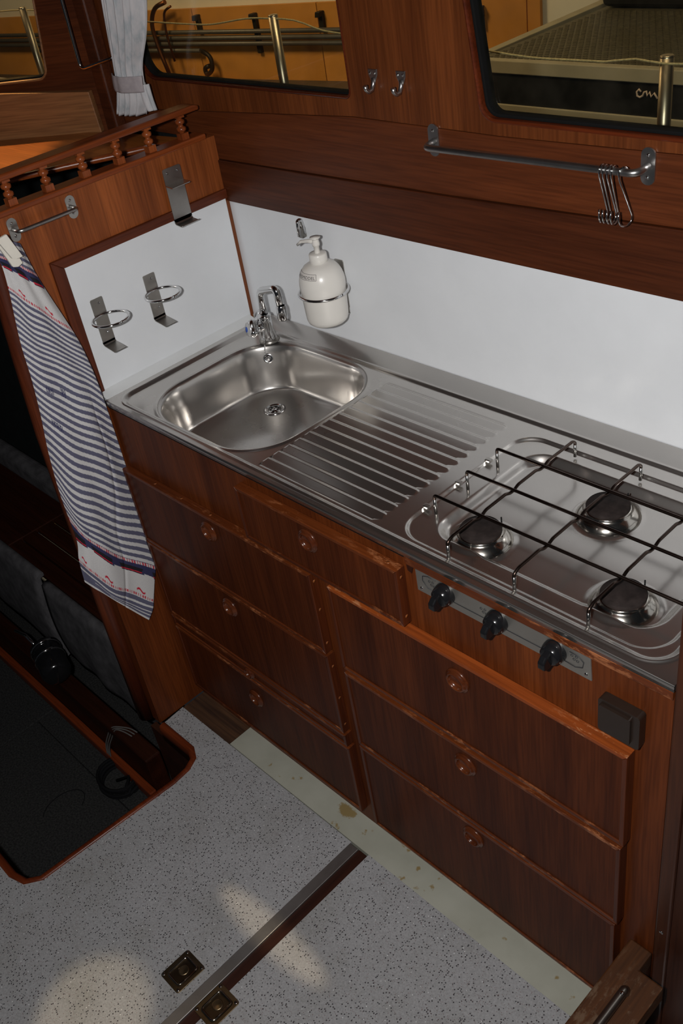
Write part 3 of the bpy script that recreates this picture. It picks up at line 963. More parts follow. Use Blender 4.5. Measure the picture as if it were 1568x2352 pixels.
# ================================================================== STEEL TOP
top = thing('sink_and_hob_top', 'stainless steel top with square bowl, ribbed drainer and three gas burners', 'sink', (0.73, -0.25, -0.14))


def sdf(x, y, x0, x1, y0, y1, r):
    qx = abs(x - (x0 + x1) / 2) - (x1 - x0) / 2 + r
    qy = abs(y - (y0 + y1) / 2) - (y1 - y0) / 2 + r
    return math.hypot(max(qx, 0), max(qy, 0)) + min(max(qx, qy), 0) - r


RIB_Y = [-0.462 + (k + 0.5) * 0.0292 for k in range(13)]
BUR = [(1.024, -0.380), (1.162, -0.202), (1.306, -0.380)]


def hgt(x, y):
    h = 0.0
    d = -sdf(x, y, 0.022, 1.436, -0.482, -0.046, 0.045)
    h -= 0.0055 * ss(0.0, 0.010, d)
    h += 0.0022 * math.exp(-((d + 0.003) / 0.003) ** 2) * ss(-0.05, -0.07, y)
    h += 0.30 * max(0.0, y + 0.044)
    if x < 0.52:
        d = -sdf(x, y, 0.086, 0.502, -0.467, -0.062, 0.125)
        h += 0.0015 * math.exp(-((d + 0.006) / 0.005) ** 2)
        if d > -0.004:
            h -= 0.004 * ss(-0.004, 0.008, d)
            h -= 0.103 * ss(0.002, 0.030, d) * 0.92
            h -= 0.020 * (1 - math.exp(-max(0, d - 0.016) / 0.022))
            h -= 0.004 * ss(0.15, 0.0, math.hypot(x - 0.203, y + 0.175))
    elif x < 0.88:
        # pressed drainer: long faces rise toward the wall, short ones fall away
        t = (y + 0.462) / 0.0292
        if -0.15 < t < 13.15:
            k = min(12, max(0, int(math.floor(t))))
            f = t - k
            cx_ = abs(x - 0.682) - 0.160
            e = math.hypot(max(0, cx_), (y - RIB_Y[k]) * (1 if cx_ > 0 else 0)) - 0.0128
            saw = f / 0.70 if f < 0.70 else 1 - ss(0.70, 1.0, f)
            h += (-0.0012 + 0.0034 * saw) * ss(0.003, -0.002, e) * ss(-0.15, 0.02, t) * ss(13.15, 12.98, t)
    else:
        d = -sdf(x, y, 0.893, 1.418, -0.466, -0.082, 0.055)
        h -= 0.006 * ss(0.0, 0.008, d)
        d = -sdf(x, y, 0.938, 1.386, -0.430, -0.112, 0.055)
        h -= 0.016 * ss(0.0, 0.020, d)
        for (bx, by) in BUR:
            q = math.hypot(x - bx, y - by)
            h += 0.004 * ss(0.066, 0.048, q)
    return h


NXg, NYg = 840, 300
X0, X1, Y0, Y1 = 0.0, 1.4635, -0.5, -0.0015
vs, fs = [], []
for i in range(NXg + 1):
    x = X0 + (X1 - X0) * i / NXg
    for j in range(NYg + 1):
        y = Y0 + (Y1 - Y0) * j / NYg
        vs.append((x, y, hgt(x, y)))
for i in range(NXg):
    for j in range(NYg):
        a = i * (NYg + 1) + j
        fs.append((a, a + NYg + 1, a + NYg + 2, a + 1))
mb = MB()
mb.add(vs, fs, True)
# folded front and left edges
n = NXg + 1
fr = [(X0 + (X1 - X0) * i / NXg) for i in range(0, NXg + 1, 40)]
for k in range(len(fr) - 1):
    a, b = fr[k], fr[k + 1]
    pr = [(-0.5, 0.0), (-0.5012, -0.0006), (-0.5018, -0.002), (-0.5018, -0.0135), (-0.4985, -0.0135)]
    mb.add([(a, y, z) for y, z in pr] + [(b, y, z) for y, z in pr], [(q, q + 1, 5 + q + 1, 5 + q) for q in range(4)], True)
mb.add([(X0, Y0, 0), (X0, Y1, 0), (X0, Y1, -0.0135), (X0, Y0, -0.0135)], [(0, 1, 2, 3)])
mb.add([(X1, Y0, 0), (X1, Y1, 0), (X1, Y1, -0.0135), (X1, Y0, -0.0135)], [(0, 1, 2, 3)])
part('steel_sheet', mb, 'steel', top)
zb = hgt(0.203, -0.175)
dr = part('drain', MB().lathe([(0.0275, zb + 0.0005), (0.0275, zb + 0.002), (0.0255, zb + 0.003), (0.0225, zb + 0.0025), (0.021, zb - 0.0), (0.018, zb + 0.0008), (0.0, zb + 0.0008)], (0.203, -0.175, 0), (0, 0, 1), 32), 'chrome', top)
part('drain_slot', MB().lathe([(0.0165, zb + 0.0012), (0.0165, zb + 0.0022), (0.0, zb + 0.0022)], (0.203, -0.175, 0), (0, 0, 1), 24), 'chrome', dr)
mb = MB()
for k in range(6):
    a = k * PI / 3
    mb.lathe([(0, 0.0002), (0.0026, 0.0002), (0.0026, -0.001)], (0.203 + 0.010 * math.cos(a), -0.175 + 0.010 * math.sin(a), zb + 0.0026), (0, 0, 1), 10)
part('drain_hole', mb, 'rubber', dr, kind='stuff')
part('drain_screw', MB().lathe([(0, 0.005), (0.004, 0.0045), (0.0055, 0.0024), (0.0055, 0)], (0.203, -0.175, zb), (0, 0, 1), 14), 'chrome', dr)
# overflow rosette on the back wall of the bowl
of = part('overflow', MB().lathe([(0.0125, 0), (0.0125, 0.002), (0.0105, 0.0035), (0.008, 0.002), (0.0, 0.002)], (0.129, -0.109, -0.037), (0.70, -0.62, 0.35), 24), 'chrome', top, 'round overflow rosette')
part('overflow_knob', MB().ball((0.1325, -0.1121, -0.0353), 0.0052, 12), 'chrome', of)
# burners
for (bx, by), sc in zip(BUR, (1.12, 1.14, 1.08)):
    z0 = -0.0255
    b_ = part('burner', MB().lathe([(0.050 * sc, z0 + 0.001), (0.049 * sc, z0 + 0.004), (0.045 * sc, z0 + 0.010), (0.039 * sc, z0 + 0.0155), (0.0355 * sc, z0 + 0.018), (0.0355 * sc, z0 + 0.020), (0.034 * sc, z0 + 0.0215), (0.0, z0 + 0.0215)], (bx, by, 0), (0, 0, 1), 40), 'burner_steel', top, 'domed steel gas burner')
    part('burner_cap', MB().lathe([(0.0335 * sc, z0 + 0.0212), (0.0335 * sc, z0 + 0.0255), (0.032 * sc, z0 + 0.028), (0.0, z0 + 0.0285)], (bx, by, 0), (0, 0, 1), 40), 'scorched', b_, 'scorched brown cap')
    part('spark_pin', MB().tube([(bx + 0.012, by + 0.038 * sc, z0 + 0.008), (bx + 0.012, by + 0.038 * sc, z0 + 0.029)], 0.0014, 6), 'rubber', b_)
for yy in (-0.202, -0.29, -0.38):
    part('grate_clip', MB().box(0.893, 0.906, yy - 0.005, yy + 0.005, -0.0075, -0.001), 'steel_plate', top, bevel=0.0015)

# pan support
ps = thing('pan_support', 'wire pan grate standing over the three burners', 'grate', (1.16, -0.285, -0.012))
ZG = 0.0305
R_ = 0.0030
for yy in (-0.202, -0.29, -0.38):
    part('long_rod', MB().tube(fillet([(0.921, yy, -0.010), (0.921, yy, ZG), (1.412, yy, ZG), (1.412, yy, -0.010)], 0.006, 5), R_, 8), 'grate', ps)
    for xe in (0.921, 1.412):
        part('rod_tip', MB().tube([(xe, yy, -0.0115), (xe, yy, 0.021)], R_ * 1.06, 8), 'grate_end', ps, 'bright upright end')
for xx in (1.024, 1.162, 1.300):
    pth = [(xx, -0.465, -0.008), (xx, -0.465, ZG - 0.006), (xx, -0.452, ZG)]
    for yy in (-0.38, -0.29, -0.202):
        pth += [(xx, yy - 0.018, ZG), (xx, yy - 0.006, ZG - 0.0052), (xx, yy + 0.006, ZG - 0.0052), (xx, yy + 0.018, ZG)]
    pth += [(xx, -0.108, ZG), (xx, -0.100, ZG - 0.006), (xx, -0.100, -0.006)]
    part('cross_rod', MB().tube(fillet(pth, 0.004, 3), R_, 8), 'grate', ps)
    for ye, zt in ((-0.465, -0.0092), (-0.100, -0.0072)):
        part('rod_tip', MB().tube([(xx, ye, zt), (xx, ye, 0.020)], R_ * 1.06, 8), 'grate_end', ps, 'bright upright end')

# ---- tap
tp = thing('mixer_tap', 'small chrome mixer tap with blue-dotted cold knob at the sink corner', 'tap', (0.122, -0.082, 0))
tc = Vector((0.118, -0.086, 0))
part('tap_base', MB().lathe([(0.026, 0.0), (0.026, 0.003), (0.023, 0.006), (0.0215, 0.008)], tc, (0, 0, 1), 28), 'steel_dark', tp)
part('tap_body', MB().lathe([(0.0215, 0.006), (0.0200, 0.016), (0.0165, 0.030), (0.0155, 0.050), (0.0150, 0.064), (0.0135, 0.068), (0.0, 0.068)], tc, (0, 0, 1), 28), 'chrome', tp)
part('spout', MB().tube(fillet([tc + Vector((0, 0, 0.062)), tc + Vector((0, 0, 0.130)), tc + Vector((0.064, 0.002, 0.150)), tc + Vector((0.070, 0.002, 0.098))], 0.014, 7), 0.0092, 14), 'chrome', tp)
part('aerator', MB().lathe([(0.0095, 0.002), (0.0122, -0.003), (0.0125, -0.032), (0.0112, -0.035), (0, -0.035)], tc + Vector((0.070, 0.002, 0.106)), (0.05, 0, 1), 22), 'chrome', tp)
for (dr_, nm, lab) in (((-0.28, -0.94, 0.20), 'cold', True), ((-0.87, 0.42, 0.22), 'hot', False)):
    d_ = Vector(dr_).normalized()
    o_ = tc + Vector((0, 0, 0.036))
    part('valve_arm', MB().tube([o_, o_ + d_ * 0.022, o_ + d_ * 0.030], [0.0115, 0.0105, 0.0075], 14), 'chrome', tp)
    kn = MB()
    up_ = Vector((0, 0, 1))
    side = d_.cross(up_).normalized()
    up_ = side.cross(d_)
    vs, fs = [], []
    ns = 36
    levels = ((0.024, 0.011), (0.028, 0.020), (0.040, 0.0245), (0.046, 0.0225), (0.050, 0.016), (0.0515, 0.0))
    for (dd, rr) in levels:
        for k in range(ns):
            a = 2 * PI * k / ns
            r3 = rr * (0.84 + 0.16 * math.cos(3 * a))
            vs.append(o_ + d_ * dd + (up_ * math.cos(a) + side * math.sin(a)) * r3)
    for i in range(len(levels) - 1):
        for k in range(ns):
            fs.append((i * ns + k, i * ns + (k + 1) % ns, (i + 1) * ns + (k + 1) % ns, (i + 1) * ns + k))
    kn.add(vs, fs, True)
    kk = part('tap_knob', kn, 'chrome', tp, 'three-lobed chrome knob')
    part('knob_cap', MB().lathe([(0.0175, 0.0475), (0.0165, 0.0515), (0.0120, 0.0535), (0, 0.0543)], o_, d_, 24), 'acrylic', kk)
    if lab:
        part('cold_marker', MB().lathe([(0.0072, 0.0535), (0.0066, 0.0550), (0, 0.0554)], o_, d_, 20), 'blue_dot', kk, 'blue cold-water marker')
part('collar_ring', MB().lathe([(0.0155, 0.063), (0.0163, 0.066), (0.0150, 0.070), (0.0095, 0.0705)], tc, (0, 0, 1), 24), 'chrome', tp)
# bead chain from the tap down to the overflow
ch = thing('plug_chain', 'bead chain hanging from the tap to the overflow of the bowl', 'chain', (0.13, -0.10, -0.03))
pa, pb, pc_ = tc + Vector((0.0055, -0.0175, 0.034)), tc + Vector((0.0095, -0.0225, 0.004)), Vector((0.1245, -0.1150, -0.030))
mb = MB()
mbw = MB()
pts = []
for k in range(27):
    t = k / 26
    p = pa * (1 - t) ** 2 + pb * 2 * t * (1 - t) + pc_ * t * t
    pts.append(p)
    mb.ball(p, 0.0017, 8)
mbw.tube(pts, 0.0005, 5)
part('bead', mb, 'chrome', ch, kind='stuff')
part('wire', mbw, 'chrome', ch)
part('end_ring', MB().tube([(0.1255 + 0.004 * math.cos(t), -0.1155, -0.0325 + 0.005 * math.sin(t)) for t in [k * PI / 8 for k in range(17)]], 0.0007, 6), 'steel_dark', ch)

# ================================================================== ON THE WALLS
# soap dispenser in its ring
BX, BY = 0.328, -0.062
sd = thing('soap_dispenser', 'cream pump bottle with printed label held on the splashback', 'dispenser', (BX, BY, 0.096))
R0 = 0.0515
part('bottle', MB().lathe([(0, 0.090), (0.030, 0.090), (0.040, 0.0925), (0.0455, 0.097), (0.0483, 0.105), (0.0492, 0.116), (R0, 0.172), (0.0522, 0.178), (0.0523, 0.188), (0.0512, 0.198), (0.0485, 0.208), (0.0440, 0.218), (0.0370, 0.2265), (0.0290, 0.2315), (0.0215, 0.2343), (0.0185, 0.235), (0.0185, 0.237)], (BX, BY, 0), (0, 0, 1), 44), 'cream_plastic', sd)
part('cap', MB().lathe([(0.0195, 0.2355), (0.0205, 0.237), (0.0200, 0.2535), (0.0185, 0.2555), (0.008, 0.256), (0, 0.256)], (BX, BY, 0), (0, 0, 1), 32), 'cream_plastic', sd)
pm = part('pump', MB().lathe([(0.0065, 0.2555), (0.0060, 0.271), (0.0082, 0.272), (0.0088, 0.277), (0.0072, 0.284), (0.0075, 0.288), (0.0115, 0.289), (0.0120, 0.2915), (0.0, 0.2925)], (BX, BY, 0), (0, 0, 1), 24), 'cream_plastic', sd)
part('nozzle', MB().tube([(BX, BY, 0.2805), (BX - 0.020, BY - 0.004, 0.2805), (BX - 0.040, BY - 0.008, 0.277), (BX - 0.052, BY - 0.010, 0.268)], [0.0058, 0.0045, 0.0036, 0.003], 12), 'cream_plastic', pm)


def on_bottle(ang, z):
    zs = [(0.118, R0), (0.172, R0), (0.178, 0.0522), (0.188, 0.0523), (0.198, 0.0512), (0.208, 0.0485), (0.218, 0.0440), (0.2265, 0.0370), (0.2315, 0.029)]
    r = R0
    for (za, ra), (zb_, rb) in zip(zs[:-1], zs[1:]):
        if za <= z <= zb_:
            r = ra + (rb - ra) * (z - za) / (zb_ - za)
    r += 0.0005
    return (BX + r * math.cos(ang), BY + r * math.sin(ang), z)


AL0, AL1 = math.radians(214), math.radians(306)
vs, fs = [], []
for i in range(15):
    for j in range(5):
        a = AL0 + (AL1 - AL0) * i / 14
        vs.append(on_bottle(a, 0.2095 + 0.0125 * j / 4))
for i in range(14):
    for j in range(4):
        fs.append((i * 5 + j, (i + 1) * 5 + j, (i + 1) * 5 + j + 1, i * 5 + j + 1))
lb_ = part('label_strip', MB().add(vs, fs, True), 'label_paper', sd, 'small label strip reading AFWASMIDDEL')
# lettering wrapped round the bottle
cu = bpy.data.curves.new('lettering', 'FONT')
cu.body = 'AFWASMIDDEL'
cu.size = 0.0092
cu.space_character = 1.02
cu.resolution_u = 3
to = bpy.data.objects.new('lettering_tmp', cu)
C.objects.link(to)
dg = bpy.context.evaluated_depsgraph_get()
tm = bpy.data.meshes.new_from_object(to.evaluated_get(dg))
bpy.data.objects.remove(to)
wd = max(v_.co.x for v_ in tm.vertices)
mb = MB()
vs = []
for v_ in tm.vertices:
    a = AL0 + 0.04 + (AL1 - AL0 - 0.12) * (v_.co.x / wd)
    p = on_bottle(a, 0.2123 + v_.co.y * 0.95)
    d_ = Vector((p[0] - BX, p[1] - BY, 0)).normalized() * 0.0004
    vs.append((p[0] + d_.x, p[1] + d_.y, p[2]))
mb.add(vs, [tuple(p_.vertices) for p_ in tm.polygons])
part('lettering', mb, 'ink', lb_, 'black capital letters')
mb = MB()
bd = [(AL0 + 0.0, 0.2102), (AL1 - 0.03, 0.2102), (AL1 - 0.015, 0.2115), (AL1 - 0.015, 0.2205), (AL1 - 0.03, 0.2218), (AL0, 0.2218)]
pp = []
for (a0, z0_), (a1, z1_) in zip(bd[:-1], bd[1:]):
    for k in range(8):
        t = k / 8
        q = Vector(on_bottle(a0 + (a1 - a0) * t, z0_ + (z1_ - z0_) * t))
        pp.append(q)
mb.tube(pp, 0.0004, 4)
part('label_border', mb, 'ink', lb_)

bh = thing('bottle_holder', 'chrome ring bracket carrying the soap bottle on the splashback', 'holder', (BX, -0.01, 0.10))
part('back_plate', MB().prism(rrect(BX - 0.018, BX + 0.011, 0.100, 0.216, 0.004, 4), XZ, -0.0025, -0.0003), 'steel_plate', bh)
part('ring', MB().tube([(BX + 0.0560 * math.cos(t), BY + 0.0560 * math.sin(t), 0.1655) for t in [k * PI / 24 for k in range(49)]], 0.0034, 10), 'chrome', bh)
part('ring_stub', MB().tube([(BX - 0.003, -0.001, 0.1655), (BX - 0.003, BY + 0.056, 0.1655)], 0.003, 8), 'chrome', bh)
part('foot', MB().box(BX - 0.016, BX + 0.009, -0.064, -0.0006, 0.0865, 0.0885), 'steel_plate', bh)
part('foot_riser', MB().box(BX - 0.016, BX + 0.009, -0.0025, -0.0004, 0.0865, 0.101), 'steel_plate', bh)

hk = thing('wall_hook', 'small chrome hook on the splashback above the soap pump', 'hook', (0.22, 0, 0.25))
part('hook_plate', MB().prism(rrect(0.2105, 0.2265, 0.252, 0.2765, 0.003, 3), XZ, -0.012, -0.0003), 'steel_dark', hk, bevel=0.002)
part('hook_loop', MB().tube(fillet([(0.2245, -0.004, 0.262), (0.2245, -0.010, 0.296), (0.2265, -0.022, 0.296), (0.2290, -0.024, 0.262)], 0.012, 6), 0.0045, 10), 'chrome', hk)


def cup_ring(y, label):
    """holder on the bulkhead: bent strip with a foot and a horizontal ring"""
    t = thing('cup_holder', label, 'holder', (-0.045, y, 0.10), 'cup ring holders on the white bulkhead panel')
    part('strip', MB().prism(rrect(y - 0.0165, y + 0.0165, 0.104, 0.217, 0.003, 3), YZ, -0.0448, -0.0428), 'steel_plate', t)
    f = [(-0.0448, 0.112), (-0.0448, 0.106), (-0.041, 0.1025), (0.000, 0.097), (0.0005, 0.0985), (-0.0405, 0.1045), (-0.0428, 0.107), (-0.0428, 0.112)]
    part('foot', MB().prism(f, lambda a, b, w_: (a, w_, b), y - 0.0165, y + 0.0165), 'steel_plate', t)
    part('ring', MB().tube([(-0.0015 + 0.0405 * math.cos(a), y + 0.0425 * math.sin(a), 0.176) for a in [k * PI / 24 for k in range(49)]], 0.0034, 10), 'chrome', t)
    for z in (0.205, 0.132):
        part('screw', screw((-0.0428, y + 0.004, z), (1, 0, 0)), 'chrome', t)
    return t


cup_ring(-0.424, 'steel cup ring nearer the striped towel')
cup_ring(-0.276, 'steel cup ring nearer the sink corner')

fb = thing('flat_bracket', 'wide flat steel holder with bent lip screwed on the mahogany bulkhead', 'holder', (-0.05, -0.146, 0.30))
part('spacer', MB().box(-0.0497, -0.0410, -0.165, -0.128, 0.335, 0.42), 'steel_dark', fb)
part('plate', MB().prism(rrect(-0.172, -0.121, 0.304, 0.428, 0.005, 4), YZ, -0.0408, -0.0388), 'steel_plate', fb)
part('lower_lip', MB().prism([(-0.0408, 0.312), (-0.0408, 0.303), (-0.036, 0.299), (-0.015, 0.297), (-0.009, 0.3005), (-0.010, 0.302), (-0.0155, 0.2988), (-0.036, 0.301), (-0.0388, 0.304), (-0.0388, 0.312)], lambda a, b, w_: (a, w_, b), -0.172, -0.121), 'steel_plate', fb)
part('upper_lip', MB().prism([(-0.0390, 0.3895), (-0.015, 0.3875), (-0.0125, 0.390), (-0.0145, 0.3905), (-0.0388, 0.3925)], lambda a, b, w_: (a, w_, b), -0.172, -0.121), 'steel_plate', fb)
for yy in (-0.161, -0.132):
    part('screw', screw((-0.0388, yy, 0.417), (1, 0, 0)), 'chrome', fb)

tb = thing('towel_bar', 'short steel towel bar on the bulkhead below the gallery rail', 'bar', (-0.05, -0.48, 0.40))
for yy in (-0.553, -0.4105):
    part('end_plate', MB().prism(rrect(yy - 0.0115, yy + 0.0115, 0.399, 0.449, 0.0113, 8), YZ, -0.0498, -0.0478), 'steel_plate', tb)
    for dz in (0.411, 0.438):
        part('screw', screw((-0.0478, yy, dz), (1, 0, 0)), 'chrome', tb)
part('bar', MB().tube(fillet([(-0.049, -0.553, 0.424), (-0.024, -0.553, 0.424), (-0.024, -0.4105, 0.424), (-0.049, -0.4105, 0.424)], 0.016, 7), 0.0042, 12), 'rod', tb)

# hanging rail with S hooks
hr = thing('hanging_rail', 'long steel rail on oval end plates below the right cabin window', 'rail', (0.87, 0, 0.5))
for xx, zz in ((0.647, 0.511), (1.094, 0.513)):
    part('end_plate', MB().prism(rrect(xx - 0.0125, xx + 0.0125, zz - 0.030, zz + 0.029, 0.0122, 8), XZ, -0.0048, -0.0017), 'rod', hr, bevel=0.001)
    for dz in (-0.018, 0.017):
        part('screw', screw((xx, -0.0048, zz + dz), (0, -1, 0)), 'chrome', hr)
part('bar', MB().tube(fillet([(0.647, -0.003, 0.508), (0.649, -0.034, 0.506), (1.092, -0.034, 0.510), (1.094, -0.003, 0.513)], 0.040, 9), 0.0062, 14), 'rod', hr)
HK = [(1.0300, 0.02, -4), (1.0365, 0.05, 0), (1.0450, -0.05, 3), (1.0515, 0.08, 8), (1.0690, -0.42, 5)]
labs = ['chrome S-hook at the left end of the bunch on the rail', 'chrome S-hook second from the left of the bunch on the rail', 'chrome S-hook in the middle of the bunch on the rail', 'chrome S-hook fourth from the left of the bunch on the rail', 'chrome S-hook hanging apart at the right of the bunch']
for (hx, yaw, tl), lb__ in zip(HK, labs):
    zc = 0.5095
    # over the bar from behind, down the front, back to the wall, out again to a short tip
    pth = [(0, 0.0082 * math.cos(a), 0.0082 * math.sin(a)) for a in [-0.45 + (PI + 0.45) * k / 10 for k in range(11)]]
    pth += [(0, -0.0070, -0.010), (0, 0.0060, -0.042), (0, 0.0180, -0.072)]
    pth += [(0, 0.0065 + 0.0125 * math.cos(PI * k / 10), -0.076 - 0.0125 * math.sin(PI * k / 10)) for k in range(11)] + [(0, -0.0072, -0.062)]
    ca, sa = math.cos(yaw), math.sin(yaw)
    pts = [(hx + (p[0] * ca - p[1] * sa), -0.034 + (p[0] * sa + p[1] * ca), zc + p[2]) for p in pth]
    single('s_hook', MB().tube(pts, 0.0016, 8), 'chrome', lb__, 'hook', 'S-hooks on the hanging rail', base=(hx, -0.034, zc))

# two coat hooks on the pillar
for hx, lab in ((0.505, 'small steel coat hook nearer the curtain window'), (0.5775, 'small steel coat hook nearer the right window')):
    ck = thing('coat_hook', lab, 'hook', (hx, 0, 0.59), 'coat hooks on the window pillar')
    z = 0.628
    part('hook_plate', MB().prism([(hx - 0.012, z), (hx + 0.012, z), (hx + 0.0115, z - 0.010), (hx + 0.0045, z - 0.024), (hx - 0.0045, z - 0.024), (hx - 0.0115, z - 0.010)], XZ, -0.0035, -0.0003), 'rod', ck, bevel=0.001)
    part('hook_arm', MB().tube([(hx, -0.002, z - 0.016), (hx, -0.004, z - 0.027), (hx, -0.010, z - 0.036), (hx, -0.019, z - 0.037), (hx, -0.025, z - 0.031), (hx, -0.0265, z - 0.024)], [0.0048, 0.0045, 0.0042, 0.004, 0.004, 0.0048], 12), 'rod', ck)
    for dx in (-0.0062, 0.0062):
        part('screw', screw((hx + dx, -0.0035, z - 0.007), (0, -1, 0), 0.0026), 'chrome', ck)

# ---- towel
ROWS = [(-9,[(-0.022,-0.6141,0.4323),(-0.0135,-0.6,0.4285),(-0.01,-0.5869,0.4205),(-0.0135,-0.5743,0.4115),(-0.022,-0.5612,0.4015)]),(-5.5,[(-0.022,-0.6226,0.4011),(-0.0135,-0.6083,0.3925),(-0.01,-0.5916,0.3773),(-0.0135,-0.5707,0.3512),(-0.022,-0.5496,0.3275)]),(-4,[(-0.022,-0.6161,0.3769),(-0.0135,-0.6014,0.3632),(-0.01,-0.5847,0.3419),(-0.0135,-0.564,0.3191),(-0.022,-0.5428,0.2969)]),(0,[(-0.022,-0.6198,0.3233),(-0.0135,-0.6029,0.2954),(-0.0093,-0.5767,0.2581),(-0.0111,-0.5471,0.2169),(-0.0168,-0.5133,0.1729)]),(4.2,[(-0.0214,-0.6284,0.2622),(-0.0115,-0.6077,0.2248),(-0.006,-0.5799,0.1907),(-0.0063,-0.5416,0.1473),(-0.011,-0.5054,0.1004)]),(8.4,[(-0.0186,-0.6381,0.2002),(-0.0072,-0.6071,0.158),(-0.0005,-0.5695,0.1182),(-0.0008,-0.5348,0.0791),(-0.0058,-0.5041,0.0351)]),(13,[(-0.0129,-0.6459,0.123),(-0.0004,-0.6201,0.0741),(0.0062,-0.584,0.0328),(0.0056,-0.5462,-0.009),(-0.0006,-0.5038,-0.0609)]),(17.6,[(-0.0068,-0.6582,0.0384),(0.0051,-0.6306,-0.0199),(0.011,-0.5942,-0.0663),(0.0084,-0.5494,-0.118),(0.0,-0.5023,-0.1717)]),(22,[(-0.0048,-0.6738,-0.0578),(0.0055,-0.6473,-0.1228),(0.0109,-0.6097,-0.1718),(0.0083,-0.5596,-0.2288),(-0.0,-0.5012,-0.2918)]),(27,[(-0.0086,-0.6802,-0.1604),(0.0038,-0.6648,-0.2343),(0.0105,-0.6293,-0.2886),(0.0083,-0.5796,-0.3492),(0.0,-0.5151,-0.4181)]),(30.3,[(-0.0113,-0.6805,-0.2416),(0.0034,-0.6642,-0.3031),(0.0105,-0.6297,-0.3641),(0.0083,-0.5803,-0.4313),(0.0,-0.5169,-0.5026)]),(32.2,[(-0.012,-0.6812,-0.3031),(0.0034,-0.6646,-0.3399),(0.0105,-0.6329,-0.4001),(0.0083,-0.5854,-0.463),(0.0,-0.5288,-0.5308)]),(35.6,[(-0.012,-0.6944,-0.3607),(0.0034,-0.6808,-0.4077),(0.0105,-0.6482,-0.4678),(0.0083,-0.6041,-0.5276),(-0.0,-0.5537,-0.5903)]),(36.8,[(-0.012,-0.6972,-0.3827),(0.0034,-0.6811,-0.4306),(0.0105,-0.6526,-0.4884),(0.0083,-0.6122,-0.5476),(0.0,-0.561,-0.6085)]),(39.5,[(-0.012,-0.7018,-0.4282),(0.0034,-0.6838,-0.4608),(0.0105,-0.657,-0.5091),(0.0083,-0.6238,-0.5699),(-0.0,-0.5847,-0.6369)])]


def pchip(xs, ys, x):
    """monotone-ish cubic through the points"""
    n_ = len(xs)
    k = 0
    while k < n_ - 2 and x > xs[k + 1]:
        k += 1
    def sl(i):
        if i == 0:
            return (ys[1] - ys[0]) / (xs[1] - xs[0])
        if i == n_ - 1:
            return (ys[-1] - ys[-2]) / (xs[-1] - xs[-2])
        a = (ys[i] - ys[i - 1]) / (xs[i] - xs[i - 1])
        b = (ys[i + 1] - ys[i]) / (xs[i + 1] - xs[i])
        return 0.5 * (a + b) if a * b > 0 else 0.0
    h_ = xs[k + 1] - xs[k]
    t = (x - xs[k]) / h_
    return ((2 * t ** 3 - 3 * t ** 2 + 1) * ys[k] + (t ** 3 - 2 * t ** 2 + t) * h_ * sl(k) + (-2 * t ** 3 + 3 * t ** 2) * ys[k + 1] + (t ** 3 - t ** 2) * h_ * sl(k + 1))


WHITE, BLUE, NAVY, BLK, RED = (0.60, 0.585, 0.58), (0.115, 0.113, 0.172), (0.040, 0.040, 0.100), (0.02, 0.018, 0.022), (0.50, 0.025, 0.05)


def squig(u, v, cu_, cv_):
    du, dv = (u - cu_) / 0.045, v - cv_
    return abs(du) < 1 and abs(dv - 0.22 * math.sin(du * 3.0)) < 0.15


def weave(u, v):
    def stripes(q):
        return BLUE if (q % 1.0) < 0.52 else WHITE
    def band(t, flip):
        # t 0..1 across the navy band, dark hulls along it
        s_ = (u * 2.9 + (0.35 if flip else 0.1)) % 1.0
        edge = 0.10 + 0.12 * t
        if edge < s_ < 0.92 - 0.08 * t and t > 0.38:
            return RED if 0.80 < t < 0.92 else BLK
        if t > 0.72 and not (edge < s_ < 0.92):
            return NAVY if t < 0.85 else WHITE
        return NAVY
    if v < -5.6:
        return stripes(v)
    if v < -5.2:
        return RED if (u * 24) % 1 < 0.5 else WHITE
    if v < -3.7:
        return band((v + 5.2) / 1.5, False)
    if v < -0.62:
        if squig(u, v, 0.30, -1.15) or squig(u, v, 0.72, -1.15):
            return RED
        return WHITE
    if v < -0.22:
        return RED if (u * 30) % 1 < 0.5 else WHITE
    if v < -0.05:
        return WHITE
    if v < 30.1:
        if (abs(u - 0.42) < 0.03 and abs(v - 12.0) < 0.45) or (abs(u - 0.24) < 0.05 and abs(v - 12.6) < 0.4) or (abs(u - 0.22) < 0.06 and abs(v - 17.0) < 0.35) or (abs(u - 0.3) < 0.035 and abs(v - 29.0) < 0.3):
            if math.sin(u * 310) * math.sin(v * 13) > -0.1:
                return NAVY
        return stripes(v)
    if v < 30.55:
        return RED if (u * 40) % 1 < 0.45 else WHITE
    if v < 32.3:
        return band((v - 30.55) / 1.75, True)
    if v < 35.25:
        if squig(u, v, 0.10, 34.55) or squig(u, v, 0.46, 34.75) or squig(u, v, 0.86, 34.75):
            return RED
        return WHITE
    if v < 35.65:
        return RED if (u * 40) % 1 < 0.45 else WHITE
    if v < 35.8:
        return WHITE
    if v < 36.5:
        return BLUE
    if v < 36.9:
        return WHITE
    if v < 37.6:
        return BLUE
    if v < 37.75:
        return WHITE if u > 0.2 else BLUE
    if v < 39.0:
        return BLUE if (u < 0.45 or (v % 0.7) < 0.5) else WHITE
    return WHITE


